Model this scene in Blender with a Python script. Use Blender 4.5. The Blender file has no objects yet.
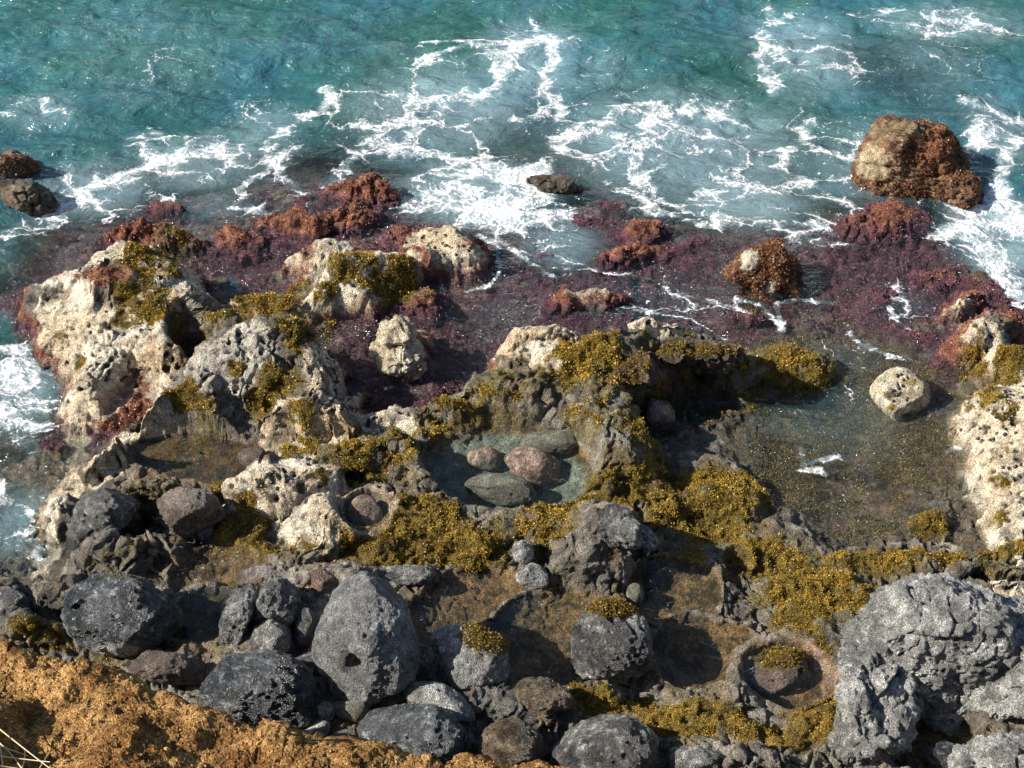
import bpy, math, random
import numpy as np
R = math.radians
rng = np.random.default_rng(7)
random.seed(7)
sc = bpy.context.scene
COL = sc.collection

# ------------------------------------------------------------------ camera
CAMH, PITCH, F = 10.0, R(42.0), 1407.0
cP, sP = math.cos(PITCH), math.sin(PITCH)
cam = bpy.data.cameras.new('camera'); co = bpy.data.objects.new('camera', cam); COL.objects.link(co)
co.location = (0, 0, CAMH); co.rotation_euler = (R(90) - PITCH, 0, 0)
cam.sensor_width = 36; cam.lens = 36 * F / 1024; cam.clip_end = 5000; cam.clip_start = 0.1
sc.camera = co

def ray(u, v):
    a, b = (u - 512) / F, -(v - 384) / F
    return np.array([a, cP + b * sP, -sP + b * cP])
def unproj(u, v, z):
    d = ray(u, v); t = (z - CAMH) / d[2]
    return d[0] * t, d[1] * t, t          # x, y, depth along the view axis

# ------------------------------------------------------------------ noise
def _h(ix, iy, iz, seed):
    h = (ix.astype(np.uint32) * np.uint32(374761393) + iy.astype(np.uint32) * np.uint32(668265263)
         + iz.astype(np.uint32) * np.uint32(2147483647) + np.uint32((seed * 974711 + 12345) & 0xffffffff))
    h = (h ^ (h >> np.uint32(13))) * np.uint32(1274126177)
    h = (h ^ (h >> np.uint32(15))) * np.uint32(2246822519)
    return (h ^ (h >> np.uint32(16)))
def _hf(ix, iy, iz, seed):
    return _h(ix, iy, iz, seed).astype(np.float32) * np.float32(1 / 4294967295.0)
def vn(P, s=1.0, seed=0):
    """value noise -1..1"""
    Q = (P * s).astype(np.float32) + np.float32(1000.0)
    I = np.floor(Q).astype(np.int64); f = (Q - I).astype(np.float32); f = f * f * f * (f * (f * 6 - 15) + 10)
    x, y, z = I[:, 0], I[:, 1], I[:, 2]; fx, fy, fz = f[:, 0], f[:, 1], f[:, 2]
    def L(a, b, t): return a + (b - a) * t
    r = []
    for dz in (0, 1):
        a = L(_hf(x, y, z + dz, seed), _hf(x + 1, y, z + dz, seed), fx)
        b = L(_hf(x, y + 1, z + dz, seed), _hf(x + 1, y + 1, z + dz, seed), fx)
        r.append(L(a, b, fy))
    return L(r[0], r[1], fz) * 2 - 1
ROT = np.array([[0.36, 0.48, -0.8], [-0.8, 0.6, 0.0], [0.48, 0.64, 0.6]], dtype=np.float32)
def fbm(P, s=1.0, o=4, seed=0, g=0.5, ridged=False):
    out = np.zeros(len(P), np.float32); a = 1.0; t = 0
    Q = P.astype(np.float32) * s
    for k in range(o):
        n = vn(Q, 1.0, seed + k * 17)
        if ridged: n = 1 - 2 * np.abs(n)
        out += a * n; t += a; a *= g; Q = (Q @ ROT.T) * 2.03
    return out / t
def voro(P, s=1.0, seed=0, jit=1.0):
    """F1, F2, cell random"""
    Q = (P * s).astype(np.float32) + 1000.0
    I = np.floor(Q).astype(np.int64)
    f1 = np.full(len(P), 9.0, np.float32); f2 = f1.copy(); cr = np.zeros(len(P), np.float32)
    for dx in (-1, 0, 1):
        for dy in (-1, 0, 1):
            for dz in (-1, 0, 1):
                cx, cy, cz = I[:, 0] + dx, I[:, 1] + dy, I[:, 2] + dz
                px = cx + _hf(cx, cy, cz, seed + 1) * jit - Q[:, 0]
                py = cy + _hf(cx, cy, cz, seed + 2) * jit - Q[:, 1]
                pz = cz + _hf(cx, cy, cz, seed + 3) * jit - Q[:, 2]
                d = np.sqrt(px * px + py * py + pz * pz).astype(np.float32)
                c = _hf(cx, cy, cz, seed + 4)
                n = d < f1
                f2 = np.where(n, f1, np.minimum(f2, d)); cr = np.where(n, c, cr); f1 = np.where(n, d, f1)
    return f1, f2, cr
def ss(a, b, x):
    t = np.clip((x - a) / (b - a), 0, 1); return t * t * (3 - 2 * t)
def xyz(x, y, z=None):
    x = np.ravel(x); y = np.ravel(y); z = np.zeros_like(x) if z is None else np.ravel(z)
    return np.stack([x, y, z], 1).astype(np.float32)

# ------------------------------------------------------------------ relief of the shore
# control points of the broad level: pixel of the place, height there
CT = [(-300,-60,-2.4),(100,-60,-2.4),(500,-60,-2.4),(900,-60,-2.4),(1300,-60,-2.4),
 (-100,60,-1.9),(150,60,-1.9),(400,50,-1.8),(650,40,-1.9),(860,20,-1.8),(1080,60,-1.7),
 (60,140,-1.5),(200,120,-1.5),(330,120,-1.3),(450,130,-1.0),(600,110,-1.4),(700,160,-1.0),(820,70,-1.4),(1000,150,-1.3),
 (60,205,-.9),(150,190,-.9),(250,170,-.9),(430,180,-.6),(500,200,-.45),(640,170,-.7),(720,205,-.6),(800,210,-.6),(830,150,-.9),
 (880,110,-.5),(960,110,-.8),(985,190,-.7),(1010,250,-.8),(1060,310,-.8),(1150,250,-1.2),(1150,400,-.6),
 (0,240,-.6),(-60,290,-.7),(-60,400,-.8),(10,380,-.7),(30,440,-.5),(0,530,-.4),(-100,560,-.5),(-250,420,-1.2),(-250,600,-.5),
 (110,215,-.2),(210,225,-.1),(250,240,.0),(30,320,.05),(120,300,.2),(60,350,.05),(110,400,.15),(75,440,-.02),(70,500,.1),(40,560,.0),
 (240,290,-.15),(250,265,-.12),(290,230,.0),(380,215,-.07),(340,270,.2),(430,250,.1),(500,240,-.12),
 (540,270,-.12),(500,320,-.12),(460,330,-.12),(360,365,-.10),(400,395,-.03),(450,370,-.07),(570,310,-.08),(600,240,-.12),(640,260,-.08),(700,270,-.09),(760,240,-.08),
 (680,300,-.11),(740,320,-.10),(820,290,-.10),(860,260,-.10),(900,250,-.09),(900,300,-.08),(950,330,.03),(970,290,.02),
 (850,340,-.1),(930,380,-.07),(780,410,-.06),(850,420,-.13),(800,470,-.12),(870,490,-.15),(930,460,-.11),(860,520,-.09),(960,530,.02),
 (1000,350,.15),(1010,430,.25),(1020,520,.2),(1100,500,.3),(1150,620,.5),
 (700,440,-.0),(660,400,.1),(790,370,.06),(740,395,.02),(700,480,.12),(740,520,.12),(800,580,.12),(900,560,.12),(620,360,.4),(540,370,.35),(600,440,.42),(520,430,.35),
 (440,430,.32),(600,520,.35),(500,530,.38),(400,480,.42),(330,440,.4),(330,520,.45),(250,500,.4),(270,370,.45),(200,370,.35),(180,430,.3),(210,460,.28),
 (130,480,.25),(180,520,.35),(120,560,.35),(230,580,.34),(60,620,.3),(0,640,.3),(330,600,.45),(430,600,.28),(550,610,.25),(640,590,.2),(700,600,.2),
 (720,640,.15),(650,680,.2),(560,690,.3),(760,690,.3),(850,640,.3),(840,720,.45),(950,700,.5),(1000,600,.4),
 (200,620,.35),(300,660,.45),(420,720,.45),(540,740,.4),(680,740,.45),(760,760,.5),
 (0,800,.6),(300,820,.6),(600,820,.6),(1000,800,.5),(-200,800,.8),(1200,800,.7),(500,1000,1.0),(0,1000,1.0),(1000,1000,1.0)]
CW = np.array([[*unproj(u, v, z)[:2], z] for u, v, z in CT])
def base_z(x, y):
    num = np.zeros_like(x, dtype=np.float64); den = np.zeros_like(num)
    for cx, cy, cz in CW:
        w = 1.0 / ((x - cx) ** 2 + (y - cy) ** 2 + 0.015) ** 2
        num += w * cz; den += w
    z = num / den
    return np.where(y > 24, z * 1.0 - np.clip((y - 24) * 0.05, 0, 6), z)
def bz(x, y): return float(base_z(np.array([x]), np.array([y]))[0])

# lumps of bedrock: u, v, ru, rv, height, angle(deg), profile power (higher = flatter top, steeper side)
LUMPS = [
 # left pale outcrop
 (115,300,100,78,.62,0,3),(60,290,52,46,.42,10,3),(150,262,70,38,.80,-5,3),(185,285,36,60,.62,0,3),(90,360,48,46,.42,0,2.5),(80,405,26,34,.34,0,2.5),(10,318,30,26,.25,0,2.5),
 (140,240,72,16,.55,-6,3),(165,340,34,34,.48,0,3),
 # middle left outcrop and its arm
 (270,345,85,62,.62,15,3),(320,375,38,62,.60,-10,3),(235,360,60,45,.58,25,3),(262,302,52,22,.50,-10,3),(205,390,48,30,.45,45,3),(160,412,34,22,.50,52,3),(125,445,30,17,.40,50,3),(100,468,20,14,.26,40,3),
 (300,412,54,26,.42,0,3),(340,420,22,18,.40,0,3),(205,425,34,34,.28,20,2.5),(215,320,30,18,.40,-25,3),
 # pale block below
 (285,478,62,38,.42,15,3),(250,490,36,30,.32,10,3),(330,520,52,36,.22,0,3),(240,525,28,24,.15,0,2.5),(345,455,36,20,.22,0,2.5),(310,545,40,20,.16,0,2.5),
 # upper centre group
 (360,192,40,20,.40,-8,2.5),(300,222,30,18,.28,0,2),(345,215,40,20,.26,0,2),(325,248,34,20,.30,0,2.5),(295,262,26,14,.25,0,2.5),(385,268,42,26,.34,15,2.5),(350,278,34,22,.30,0,2.5),
 (440,236,42,20,.36,0,2.5),(466,258,28,28,.34,0,2.5),(432,262,30,20,.24,0,2),(320,300,26,20,.32,0,2.5),(352,305,22,18,.30,0,2.5),(425,306,26,18,.18,0,2),(402,352,30,34,.42,-8,3),(420,338,24,22,.30,0,3),
 (395,408,50,18,.14,0,2),(440,385,28,12,.10,0,2),
 # centre ridge
 (540,332,46,20,.32,-5,3),(550,355,32,26,.28,0,3),(505,385,62,38,.42,-12,3),(455,405,36,20,.30,-15,3),(560,372,36,30,.34,0,3),(610,362,58,34,.46,10,3),(600,395,48,44,.36,0,3),
 (665,328,36,18,.34,5,3),(640,352,60,22,.50,0,3),(700,356,44,20,.55,5,3),(740,368,36,20,.42,0,3),(790,366,46,24,.20,0,2.5),(828,372,26,18,.12,0,2.5),(580,408,40,26,.16,0,2.5),
 (612,440,44,44,.28,0,3),(590,470,40,26,.18,0,3),(640,470,26,28,.18,0,3),
 (600,545,48,48,.34,35,3),(570,560,30,34,.28,0,3),(620,530,40,24,.32,0,3),(530,552,20,16,.14,0,2.5),(532,578,22,16,.12,0,2.5),(545,520,60,26,.12,0,2.5),
 (428,455,24,34,.30,0,2.5),(400,440,26,16,.24,0,2.5),(385,520,44,36,.12,0,2.5),(460,540,50,26,.08,0,2.5),(340,575,60,12,.16,0,2.5),(430,575,30,9,.12,0,2.5),
 (720,500,52,24,.16,5,2.5),(660,495,34,26,.15,0,2.5),(690,415,50,26,.10,0,2),(800,590,44,34,.12,0,2),
 # left dark rocks
 (100,510,40,30,.34,0,3),(60,520,22,30,.28,0,3),(190,512,40,28,.30,0,3),(150,490,36,18,.22,0,2.5),(110,550,50,24,.26,-20,3),(60,590,36,26,.26,0,3),(165,545,30,18,.20,0,3),(25,625,40,22,.25,0,2.5),(0,590,30,26,.3,0,2.5),
 # right edge
 (985,330,50,26,.34,30,2.5),(960,300,30,18,.26,30,2),(1010,360,34,26,.32,0,2.5),(1000,405,44,34,.26,20,2.5),(1010,460,40,40,.20,0,2.5),(1020,520,30,40,.22,0,2.5),(965,345,26,20,.22,0,2),(1060,440,60,100,.34,0,2.5),
 (985,565,60,14,.2,0,2.5),(930,515,22,16,.16,0,2),(1000,548,40,12,.15,0,2.5),
 # algae covered humps on the washed shelf
 (588,298,46,18,.30,5,2),(640,232,34,14,.22,10,2),(612,205,26,14,.18,0,2),(632,255,40,14,.22,10,2),(560,262,44,12,.06,0,2),(585,225,34,16,.12,0,2),(690,245,36,12,.10,0,2),(700,262,30,10,.08,0,2),
 (552,183,36,12,.36,10,2),(750,318,24,9,.12,0,2),(812,326,18,12,.08,0,2),(880,215,70,30,.22,20,2),(930,190,44,30,.25,20,2),(880,300,26,14,.1,0,2),(930,280,30,14,.1,0,2),(845,250,30,12,.08,0,2),
 (160,212,38,10,.22,0,2),(230,238,26,12,.16,0,2),(265,220,24,12,.12,0,2),(235,248,34,18,.12,0,2),
 # foreground bedrock
 (500,700,50,22,.18,0,2.5),(590,690,38,22,.12,0,2.5),(670,748,60,22,.18,0,2.5),(750,762,50,20,.2,0,2.5),(545,710,46,20,.14,0,2.5),(735,690,26,24,.12,0,2.5),(740,650,30,16,.12,0,2.5),(695,640,30,20,.0,0,2),(820,680,18,34,.2,-20,2.5),
 (160,668,40,14,.22,0,2.5),(215,600,40,16,.0,0,2),(240,560,20,14,.1,0,2),(700,570,40,20,.06,0,2),(1000,590,40,20,.3,0,2.5),
]
HOLLOWS = [(706,382,46,17,.42,5),(652,408,28,18,.32,0),(690,400,30,10,.2,0),(186,338,20,32,.55,20),(222,270,14,24,.35,0),(345,385,12,34,.3,-8),(648,562,24,20,.22,0),(150,415,24,10,.22,-20),(140,520,14,20,.26,0),(222,505,12,18,.2,0),(448,432,22,9,.16,20),(455,412,26,7,.16,-20),(418,405,20,8,.16,0),
 (345,330,14,10,.14,0),(392,312,26,12,.18,0),(455,285,20,12,.16,0),(300,645,20,30,.18,0),(180,640,30,14,.18,0),(545,560,12,10,.16,0),(90,545,20,8,.14,0),(640,520,12,14,.16,0),(235,440,60,10,.12,-5),(290,560,30,8,.12,0)]
# tide pools: u, v, ru, rv, water level, depth, angle, edge power
POOLS = {
 'clear':(508,469,86,44,.24,.20,-8,3), 'notch':(205,460,78,24,.19,.15,-12,2.5), 'pothole':(366,511,23,21,.42,.26,0,4),
 'brown':(470,612,70,36,.30,.14,25,2.5), 'brown_right':(560,640,70,46,.28,.14,20,2.5), 'back':(672,592,48,34,.22,.14,10,2.5), 'shade':(705,655,54,36,.20,.14,0,2.5),
 'shallow':(222,578,50,30,.36,.10,0,2.5), 'ring':(788,676,46,33,.25,.18,-10,4), 'gap':(205,618,40,26,.30,.2,0,2.5), 'nook':(925,740,48,40,.32,.22,-20,2.5),
 'hole':(737,563,16,14,.12,.12,0,2.5)}
def ell(x, y, cx, cy, rx, ry, ang):
    c, s = math.cos(R(ang)), math.sin(R(ang)); dx, dy = x - cx, y - cy
    return np.sqrt(((dx * c + dy * s) / rx) ** 2 + ((-dx * s + dy * c) / ry) ** 2)
LW = []
for (u, v, ru, rv, a, ang, pw) in LUMPS:
    if u < 480 and v < 470 and a > .25: a = .25 + (a - .25) * .45; pw = 2.4
    elif v < 600 and a > .3: a = .3 + (a - .3) * .6
    z0 = 0.1
    for _ in range(4):
        x, y, t = unproj(u, v + rv, z0); z0 = bz(x, y)
    k = t / F; pit = math.atan2(-ray(u, v)[2], ray(u, v)[1])
    ry = max((2 * rv * k - a * math.cos(pit)) / (2 * math.sin(pit)), 0.55 * rv * k)
    xc = unproj(u, v, z0 + a * .6)[0]
    LW.append((xc, y + ry, ru * k * 1.02, ry * 1.05, a, ang, pw))
PW = {}
for n, (u, v, ru, rv, lev, dep, ang, pw) in POOLS.items():
    x, y, t = unproj(u, v, lev); k = t / F; pit = math.atan2(-ray(u, v)[2], ray(u, v)[1])
    PW[n] = (x, y, ru * k, rv * k / math.sin(pit), lev, dep, ang, pw)

HW = []
for (u, v, ru, rv, a, ang) in HOLLOWS:
    x, y, t = unproj(u, v, .3); k = t / F; HW.append((x, y, ru * k, rv * k / .72, a, ang))
def height(x, y, warp=True):
    """broad relief at world points"""
    P = xyz(x, y)
    wx = x + .09 * fbm(P, 2.2, 3, 11) + .03 * fbm(P, 9, 2, 12); wy = y + .09 * fbm(P, 2.2, 3, 13) + .03 * fbm(P, 9, 2, 14)
    z = base_z(wx, wy); top = np.zeros_like(z)
    for (cx, cy, rx, ry, a, ang, pw) in LW:
        if a == 0: continue
        m = (np.abs(wx - cx) < rx + ry) & (np.abs(wy - cy) < rx + ry)
        if not m.any(): continue
        d = ell(wx[m], wy[m], cx, cy, rx, ry, ang)
        h = a * np.clip(1 - d ** (pw * .8), 0, 1) ** .75
        top[m] = np.maximum(top[m], h) + .18 * np.minimum(top[m], h)
    z = z + top
    for (cx, cy, rx, ry, a, ang) in HW:
        m = (np.abs(wx - cx) < rx + ry) & (np.abs(wy - cy) < rx + ry)
        if m.any(): z[m] -= a * np.clip(1 - ell(wx[m], wy[m], cx, cy, rx, ry, ang) ** 3, 0, 1) ** .7
    for n, (cx, cy, rx, ry, lev, dep, ang, pw) in PW.items():
        q_ = .38 if n in ('pothole', 'ring') else .5
        d = ell(x * (1 - q_) + wx * q_, y * (1 - q_) + wy * q_, cx, cy, rx, ry, ang)
        inside = lev - dep * np.clip(1 - d ** pw, 0, 1) ** .6
        w = ss(1.12, .96, d)
        z = z * (1 - w) + np.minimum(z, inside) * w if n not in ('clear','pothole','ring') else z * (1 - w) + inside * w
        rim = ss(1.5, 1.1, d) * (1 - w)
        z = np.where(rim > 0, np.maximum(z, z * (1 - rim) + np.maximum(z, lev + .06) * rim), z)
        if q_ < .4: z = np.where(rim > 0, z * (1 - rim) + (lev + .05) * rim, z)
    return z
def hz(x, y): return float(height(np.array([float(x)]), np.array([float(y)]))[0])

# ------------------------------------------------------------------ image-ray / ground hit (used only to read off where a thing stands)
_GX = np.linspace(-9, 9, 721); _GY = np.linspace(3.5, 22, 741)
_gx, _gy = np.meshgrid(_GX, _GY); _HZ = height(_gx.ravel(), _gy.ravel()).reshape(_gx.shape)
def hq(x, y):
    fx = (x - _GX[0]) / (_GX[1] - _GX[0]); fy = (y - _GY[0]) / (_GY[1] - _GY[0])
    i = int(min(max(fx, 0), 719)); j = int(min(max(fy, 0), 739)); a, b = fx - i, fy - j
    return float(_HZ[j, i] * (1 - a) * (1 - b) + _HZ[j, i + 1] * a * (1 - b) + _HZ[j + 1, i] * (1 - a) * b + _HZ[j + 1, i + 1] * a * b)
def hit(u, v, lift=0.0, zmin=-3):
    d = ray(u, v); t = (1.9 - CAMH) / d[2]
    while True:
        p = d * t; z = CAMH + p[2]
        if z - hq(p[0], p[1]) <= lift or z < zmin: return p[0], p[1], z, t
        t += .01

# ------------------------------------------------------------------ mesh helpers
def make_mesh(name, V, Fc, cols=None, attrs=None, smooth=True):
    me = bpy.data.meshes.new(name)
    V = np.ascontiguousarray(V, np.float32); Fc = np.ascontiguousarray(Fc, np.int32)
    n = Fc.shape[1]
    me.vertices.add(len(V)); me.vertices.foreach_set('co', V.ravel())
    me.loops.add(Fc.size); me.loops.foreach_set('vertex_index', Fc.ravel())
    me.polygons.add(len(Fc)); me.polygons.foreach_set('loop_start', np.arange(0, Fc.size, n, dtype=np.int32))
    me.polygons.foreach_set('loop_total', np.full(len(Fc), n, np.int32))
    if smooth: me.polygons.foreach_set('use_smooth', np.ones(len(Fc), bool))
    me.update(calc_edges=True)
    if cols is not None:
        a = me.color_attributes.new('Col', 'FLOAT_COLOR', 'POINT')
        c = np.ones((len(V), 4), np.float32); c[:, :3] = cols; a.data.foreach_set('color', c.ravel())
    for k, arr in (attrs or {}).items():
        a = me.attributes.new(k, 'FLOAT', 'POINT'); a.data.foreach_set('value', np.ascontiguousarray(arr, np.float32))
    return me
def link(name, me, mat, parent=None, loc=None):
    o = bpy.data.objects.new(name, me); COL.objects.link(o)
    if mat: me.materials.append(mat)
    if loc is not None: o.location = loc
    if parent is not None: o.parent = parent
    return o
def tag(o, label=None, cat=None, group=None, kind=None):
    if label: o['label'] = label
    if cat: o['category'] = cat
    if group: o['group'] = group
    if kind: o['kind'] = kind
    return o
def grid_faces(nr, nc):
    i = np.arange(nr - 1)[:, None] * nc + np.arange(nc - 1)[None, :]
    i = i.ravel(); return np.stack([i, i + 1, i + nc + 1, i + nc], 1)

# ------------------------------------------------------------------ materials
def mat(name):
    m = bpy.data.materials.new(name); m.use_nodes = True; nt = m.node_tree; nt.nodes.clear(); return m, nt
def nd(nt, t, **kw):
    n = nt.nodes.new(t)
    for k, v in kw.items():
        if k == 'inp':
            for a, b in v.items(): n.inputs[a].default_value = b
        else: setattr(n, k, v)
    return n
def math_n(nt, op, a, b=None, clamp=False):
    n = nd(nt, 'ShaderNodeMath', operation=op, use_clamp=clamp)
    for i, s in enumerate((a, b)):
        if s is None: continue
        if isinstance(s, (int, float)): n.inputs[i].default_value = s
        else: nt.links.new(s, n.inputs[i])
    return n.outputs[0]
def mrange(nt, x, a, b, c=0.0, d=1.0):
    n = nd(nt, 'ShaderNodeMapRange', interpolation_type='SMOOTHSTEP', inp={1: a, 2: b, 3: c, 4: d}); nt.links.new(x, n.inputs[0]); return n.outputs[0]

def rock_material(name, fine=1.0, bump=1.0, spec=.4, speck=1.0):
    m, nt = mat(name); L = nt.links
    out = nd(nt, 'ShaderNodeOutputMaterial'); p = nd(nt, 'ShaderNodeBsdfPrincipled', inp={'Specular IOR Level': spec})
    geo = nd(nt, 'ShaderNodeNewGeometry'); col = nd(nt, 'ShaderNodeVertexColor', layer_name='Col')
    rg = nd(nt, 'ShaderNodeAttribute', attribute_name='rough')
    n1 = nd(nt, 'ShaderNodeTexNoise', inp={'Scale': 9 * fine, 'Detail': 6, 'Roughness': .65}); L.new(geo.outputs['Position'], n1.inputs['Vector'])
    n2 = nd(nt, 'ShaderNodeTexNoise', inp={'Scale': 70 * fine, 'Detail': 4, 'Roughness': .7}); L.new(geo.outputs['Position'], n2.inputs['Vector'])
    n3 = nd(nt, 'ShaderNodeTexNoise', inp={'Scale': 190 * fine, 'Detail': 2, 'Roughness': .6}); L.new(geo.outputs['Position'], n3.inputs['Vector'])
    vo = nd(nt, 'ShaderNodeTexVoronoi', inp={'Scale': 42 * fine, 'Randomness': 1.0}); L.new(geo.outputs['Position'], vo.inputs['Vector'])
    a = mrange(nt, n1.outputs[0], .32, .68, .55, 1.4)
    b = mrange(nt, n2.outputs[0], .34, .68, .5, 1.6)
    c = math_n(nt, 'ADD', mrange(nt, n3.outputs[0], .3, .55, 1 - .35 * speck, 1.0), mrange(nt, n3.outputs[0], .53, .68, 0.0, 1.1 * speck))
    k = math_n(nt, 'MULTIPLY', math_n(nt, 'MULTIPLY', a, b), c)
    pit = mrange(nt, vo.outputs['Distance'], .12, .32, .5, 1.0)
    k = math_n(nt, 'MULTIPLY', k, pit)
    mx = nd(nt, 'ShaderNodeVectorMath', operation='SCALE'); L.new(col.outputs[0], mx.inputs[0]); L.new(k, mx.inputs['Scale'])
    L.new(mx.outputs[0], p.inputs['Base Color']); L.new(rg.outputs['Fac'], p.inputs['Roughness'])
    h = math_n(nt, 'ADD', math_n(nt, 'MULTIPLY', n2.outputs[0], .9), math_n(nt, 'MULTIPLY', n3.outputs[0], .35))
    h = math_n(nt, 'ADD', h, math_n(nt, 'MULTIPLY', mrange(nt, vo.outputs['Distance'], .05, .4), .35))
    bp = nd(nt, 'ShaderNodeBump', inp={'Strength': 1.0, 'Distance': .05 * bump / fine}); L.new(h, bp.inputs['Height'])
    L.new(bp.outputs[0], p.inputs['Normal']); L.new(p.outputs[0], out.inputs[0])
    return m
M_REEF = rock_material('reef_rock', 1.0, 1.0)
M_ROCK = rock_material('basalt_boulder', 1.1, 1.5, .8, 1.5)
M_SOIL = rock_material('ochre_soil', .8, 1.3, .1, .6)

def leaf_material(name):
    m, nt = mat(name); L = nt.links
    out = nd(nt, 'ShaderNodeOutputMaterial'); p = nd(nt, 'ShaderNodeBsdfPrincipled', inp={'Roughness': .38, 'Specular IOR Level': .5})
    col = nd(nt, 'ShaderNodeVertexColor', layer_name='Col'); L.new(col.outputs[0], p.inputs['Base Color'])
    tr = nd(nt, 'ShaderNodeBsdfTranslucent'); L.new(col.outputs[0], tr.inputs[0])
    mx = nd(nt, 'ShaderNodeMixShader', inp={0: .25}); L.new(p.outputs[0], mx.inputs[1]); L.new(tr.outputs[0], mx.inputs[2]); L.new(mx.outputs[0], out.inputs[0])
    return m
M_LEAF = leaf_material('golden_seaweed'); M_RED = leaf_material('red_algae')

def water_material(name, body, milk, ripple, sea=True):
    m, nt = mat(name); L = nt.links
    out = nd(nt, 'ShaderNodeOutputMaterial'); geo = nd(nt, 'ShaderNodeNewGeometry'); pos = geo.outputs['Position']
    opa = nd(nt, 'ShaderNodeAttribute', attribute_name='opac').outputs['Fac']
    foa = nd(nt, 'ShaderNodeAttribute', attribute_name='foam').outputs['Fac']
    lac = nd(nt, 'ShaderNodeAttribute', attribute_name='lace').outputs['Fac']
    # domain warp
    w = nd(nt, 'ShaderNodeTexNoise', inp={'Scale': 1.6, 'Detail': 4, 'Roughness': .6}); L.new(pos, w.inputs['Vector'])
    ws = nd(nt, 'ShaderNodeVectorMath', operation='SCALE', inp={'Scale': .8}); L.new(w.outputs['Color'], ws.inputs[0])
    wa = nd(nt, 'ShaderNodeVectorMath', operation='ADD'); L.new(pos, wa.inputs[0]); L.new(ws.outputs[0], wa.inputs[1])
    w2 = nd(nt, 'ShaderNodeTexNoise', inp={'Scale': 7, 'Detail': 3, 'Roughness': .6}); L.new(pos, w2.inputs['Vector'])
    ws2 = nd(nt, 'ShaderNodeVectorMath', operation='SCALE', inp={'Scale': .16}); L.new(w2.outputs['Color'], ws2.inputs[0])
    wb = nd(nt, 'ShaderNodeVectorMath', operation='ADD'); L.new(wa.outputs[0], wb.inputs[0]); L.new(ws2.outputs[0], wb.inputs[1])
    dn = nd(nt, 'ShaderNodeTexNoise', inp={'Scale': 1.1, 'Detail': 5, 'Roughness': .62}); L.new(wa.outputs[0], dn.inputs['Vector'])
    dn2 = nd(nt, 'ShaderNodeTexNoise', inp={'Scale': 22, 'Detail': 4, 'Roughness': .7}); L.new(pos, dn2.inputs['Vector'])
    den = math_n(nt, 'ADD', math_n(nt, 'MULTIPLY', lac, mrange(nt, dn.outputs[0], .38, .68, .10, .72)), math_n(nt, 'MULTIPLY', foa, .48))
    brk = mrange(nt, dn2.outputs[0], .32, .66, .35, 1.5)
    # nets of foam lines that widen and close up as the foam gets denser
    def veins(scale, ang, sx, width, start):
        mp = nd(nt, 'ShaderNodeMapping', inp={'Rotation': (0, 0, ang), 'Scale': (sx, 1, 1)}); L.new(wb.outputs[0], mp.inputs[0])
        vo = nd(nt, 'ShaderNodeTexVoronoi', feature='DISTANCE_TO_EDGE', voronoi_dimensions='2D', inp={'Scale': scale}); L.new(mp.outputs[0], vo.inputs['Vector'])
        wd = math_n(nt, 'MULTIPLY', math_n(nt, 'MULTIPLY', math_n(nt, 'MAXIMUM', math_n(nt, 'SUBTRACT', den, start), 0.0), width), brk)
        r = math_n(nt, 'DIVIDE', vo.outputs['Distance'], math_n(nt, 'ADD', wd, .0005))
        return math_n(nt, 'MAXIMUM', mrange(nt, r, 1.3, .3, 0, .93), mrange(nt, r, 4.2, .6, 0, .34))
    foam = math_n(nt, 'MAXIMUM', veins(1.5, .3, .6, .11, .10), math_n(nt, 'MAXIMUM', veins(3.6, -.4, .65, .26, .30), veins(9, .2, .7, .55, .52)))
    # small floating flecks
    fv = nd(nt, 'ShaderNodeTexVoronoi', inp={'Scale': 13}); L.new(wb.outputs[0], fv.inputs['Vector'])
    fl = math_n(nt, 'MULTIPLY', mrange(nt, fv.outputs['Distance'], .22, .12), mrange(nt, dn.outputs[0], .47, .6))
    fl = math_n(nt, 'MULTIPLY', fl, mrange(nt, lac, .05, .35, 0, .8 if sea else .9))
    foam = math_n(nt, 'MAXIMUM', foam, fl)
    # body colour
    nb = nd(nt, 'ShaderNodeTexNoise', inp={'Scale': .45, 'Detail': 4, 'Roughness': .6}); L.new(wa.outputs[0], nb.inputs['Vector'])
    cr = nd(nt, 'ShaderNodeMix', data_type='RGBA'); cr.inputs[6].default_value = (*body[0], 1); cr.inputs[7].default_value = (*body[1], 1)
    L.new(mrange(nt, nb.outputs[0], .36, .64), cr.inputs[0])
    cm = nd(nt, 'ShaderNodeMix', data_type='RGBA'); cm.inputs[7].default_value = (*milk, 1); L.new(cr.outputs[2], cm.inputs[6])
    mk = math_n(nt, 'MULTIPLY', math_n(nt, 'MAXIMUM', mrange(nt, den, .1, 1.0), mrange(nt, lac, .05, 1.1, 0, .8)), .85, True); L.new(mk, cm.inputs[0])
    dif = nd(nt, 'ShaderNodeBsdfDiffuse'); L.new(cm.outputs[2], dif.inputs[0])
    tra = nd(nt, 'ShaderNodeBsdfTransparent', inp={0: (.93, .965, .96, 1)})
    op2 = math_n(nt, 'MAXIMUM', opa, math_n(nt, 'MULTIPLY', mk, .85))
    b = nd(nt, 'ShaderNodeMixShader'); L.new(op2, b.inputs[0]); L.new(tra.outputs[0], b.inputs[1]); L.new(dif.outputs[0], b.inputs[2])
    # surface ripples
    mp = nd(nt, 'ShaderNodeMapping', inp={'Scale': (.55, 1, 1), 'Rotation': (0, 0, .12)}); L.new(pos, mp.inputs[0])
    r1 = nd(nt, 'ShaderNodeTexNoise', inp={'Scale': 3.2, 'Detail': 5, 'Roughness': .62, 'Distortion': .5}); L.new(mp.outputs[0], r1.inputs['Vector'])
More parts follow.
